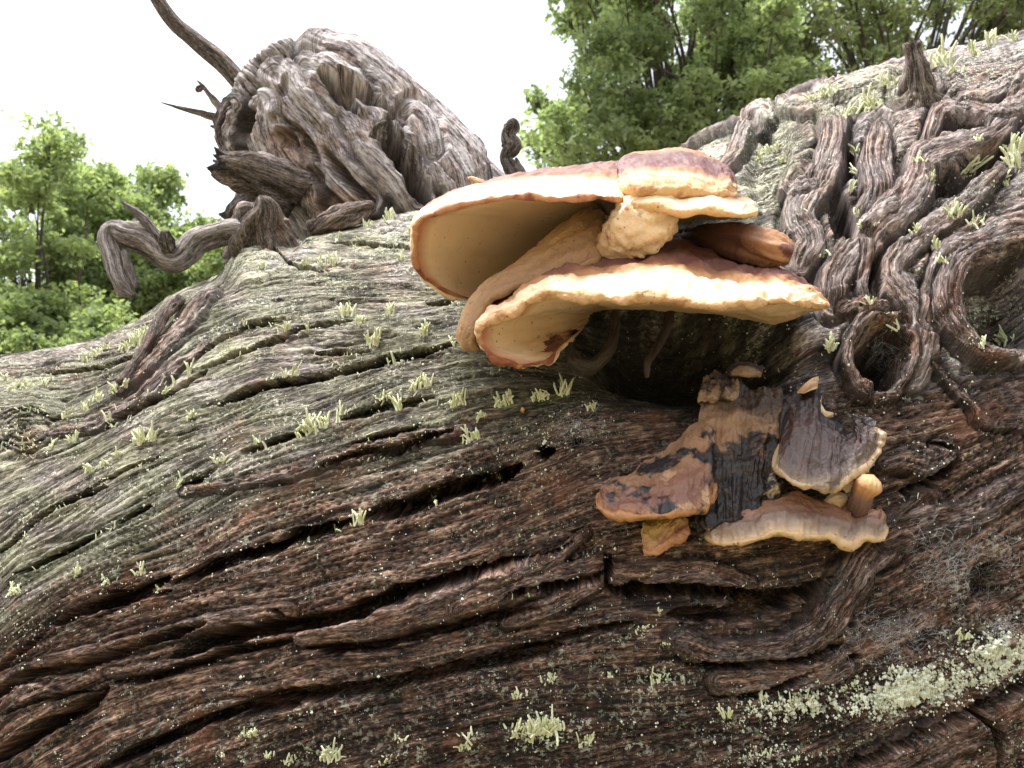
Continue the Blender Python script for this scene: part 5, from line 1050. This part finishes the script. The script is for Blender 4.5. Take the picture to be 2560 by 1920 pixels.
def tree(name, label, base, top_h, r0, clumps, leaf, lsize, nleaf, seed, group):
    rs = np.random.default_rng(seed); base = np.array(base, float); parts = []
    top = base + np.array((0, 0, top_h)); C = catmull([base - (0, 0, 0.3), base + np.array((rs.normal(0, .2), rs.normal(0, .2), top_h * 0.35)), base + np.array((rs.normal(0, .3), rs.normal(0, .3), top_h * 0.7)), top], 18)
    parts.append(taper_tube(C, r0, r0 * 0.25, 14))
    clumps = np.array(clumps); cen_ = clumps[:, :3]; crad = clumps[:, 3]
    for c_, cr in zip(cen_, crad):
        z = np.clip(c_[2] - rs.uniform(0.3, 0.5) * np.hypot(*(c_[:2] - base[:2])) - 0.4, base[2] + top_h * 0.18, top[2] - 0.2)
        s0 = C[np.argmin(np.abs(C[:, 2] - z))]
        mid_ = (s0 + c_) / 2 + np.array((rs.normal(0, .25), rs.normal(0, .25), 0.10 * np.linalg.norm(c_ - s0)))
        L = np.linalg.norm(c_ - s0); parts.append(taper_tube(catmull([s0, mid_, c_], 10), min(r0 * 0.3, 0.012 + L * 0.008), 0.006, 6))
        for _ in range(6):
            e = c_ + unit(rs.normal(0, 1, 3)) * cr * rs.uniform(0.6, 1.0)
            parts.append(taper_tube(catmull([c_ - (c_ - s0) * 0.06, (c_ + e) / 2 + rs.normal(0, .05, 3), e], 5), 0.012, 0.004, 4))
    V, F_, T_, _ = gather(parts)
    root = tag(empty(name, base.tolist()), label, 'tree', group)
    child_fix(make_mesh('trunk', V, F_, BARK, None, root, tri=T_))
    w = crad ** 2; idx = rs.choice(len(cen_), nleaf, p=w / w.sum())
    # leaves gather in sprays inside each clump
    nsp = 26; spd = unit(rs.normal(0, 1, (len(cen_), nsp, 3))) * (rs.random((len(cen_), nsp, 1)) ** 0.45); spd[..., 2] *= 0.75
    sp = rs.integers(0, nsp, nleaf)
    c_ = cen_[idx] + spd[idx, sp] * crad[idx][:, None] + rs.normal(0, 1, (nleaf, 3)) * (crad[idx] * 0.17)[:, None] * np.array((1, 1, 0.55))
    nrm = unit(rs.normal(0, 1, (nleaf, 3)) + np.array((0, 0, 0.9))); u = unit(np.cross(nrm, rs.normal(0, 1, (nleaf, 3)))); v = np.cross(nrm, u)
    s_ = (lsize * rs.uniform(0.65, 1.3, nleaf))[:, None]
    P = np.stack([c_ - u * s_ * 0.55, c_ + v * s_ * 0.30 + u * s_ * 0.1 + nrm * s_ * 0.10, c_ + u * s_ * 0.55, c_ - v * s_ * 0.30 + u * s_ * 0.1 + nrm * s_ * 0.10], 1)
    spr = rs.random((len(cen_), nsp))[idx, sp]
    rv = np.clip(spr * 0.75 + rs.uniform(0, 0.3, nleaf) * 0.8, 0, 1)
    cr_ = child_fix(make_mesh('crown', P.reshape(-1, 3), np.arange(4 * nleaf).reshape(-1, 4), leaf, {'rnd': np.repeat(rv, 4)}, root, smooth=False))
    return root
def inside(poly, x, y):
    c = False; j = len(poly) - 1
    for i in range(len(poly)):
        if (poly[i][1] > y) != (poly[j][1] > y) and x < (poly[j][0] - poly[i][0]) * (y - poly[i][1]) / (poly[j][1] - poly[i][1]) + poly[i][0]: c = not c
        j = i
    return c
def fill(poly, d0, d1, n, r0, r1, seed, gaps=()):
    rs = np.random.default_rng(seed); out = []; P = np.array(poly); lo, hi = P.min(0), P.max(0); tries = 0
    while len(out) < n and tries < 20000:
        tries += 1; x, y = rs.uniform(lo[0], hi[0]), rs.uniform(lo[1], hi[1])
        if not inside(poly, x, y) or any(math.hypot((x - g_[0]) / g_[2], (y - g_[1]) / g_[3]) < 1 for g_ in gaps): continue
        d = rs.uniform(d0, d1); out.append((*at(x, y, d), rs.uniform(r0, r1)))
    return out
GT = 'trees beyond the fallen trunk'
def groundpt(x, d, y=900):
    p = at(x, y, d); return (p[0], p[1], 0.0)
tree('oak_tree', 'bright green leafy tree with open fork behind the hooked branch', groundpt(130, 15), 5.2, 0.22, fill([(-420, 420), (-200, 360), (-20, 400), (50, 335), (110, 335), (190, 370), (235, 450), (240, 560), (240, 700), (190, 780), (-100, 800), (-420, 760)], 13, 17, 75, 0.35, 0.62, 1, [(190, 660, 45, 30), (90, 690, 26, 22), (100, 580, 20, 18)]) + fill([(-400, 740), (60, 760), (240, 740), (300, 800), (280, 960), (-400, 960)], 11.5, 14, 70, 0.35, 0.6, 21), LEAF3, 0.105, 90000, 51, GT)
tree('oak_tree', 'lower green tree between the hooked branch and the big limb', groundpt(440, 18), 4.4, 0.2, fill([(150, 380), (250, 430), (320, 470), (400, 445), (450, 520), (480, 580), (550, 550), (620, 640), (700, 760), (700, 900), (100, 930), (140, 700)], 15.5, 19, 190, 0.35, 0.6, 3, [(370, 790, 30, 24), (300, 760, 20, 16)]), LEAF3, 0.115, 90000, 52, GT)
tree('oak_tree', 'large green tree against the sky beyond the domed fungus', groundpt(1700, 11), 7.5, 0.24, fill([(1420, -260), (1415, 20), (1400, 90), (1470, 140), (1490, 210), (1450, 260), (1420, 320), (1370, 350), (1380, 440), (1900, 520), (2000, 300), (2000, -260)], 9.5, 13, 130, 0.28, 0.52, 4, [(1665, 150, 40, 34), (1600, 70, 34, 26), (1560, 170, 22, 16)]) + fill([(1295, 240), (1350, 235), (1360, 270), (1310, 275)], 10.5, 11, 3, 0.13, 0.18, 5) + fill([(1330, 320), (1400, 300), (1420, 420), (1350, 450)], 10.5, 11.5, 6, 0.2, 0.3, 6), LEAF1, 0.088, 80000, 53, GT)
tree('oak_tree', 'dull green tree with browning leaves behind the burr', groundpt(2330, 12), 8.0, 0.26, fill([(1900, -320), (1880, 60), (1860, 420), (2100, 500), (2900, 420), (2900, -320)], 10.5, 14.5, 125, 0.38, 0.62, 7, [(2080, 120, 22, 18)]), LEAF2, 0.09, 88000, 54, GT)
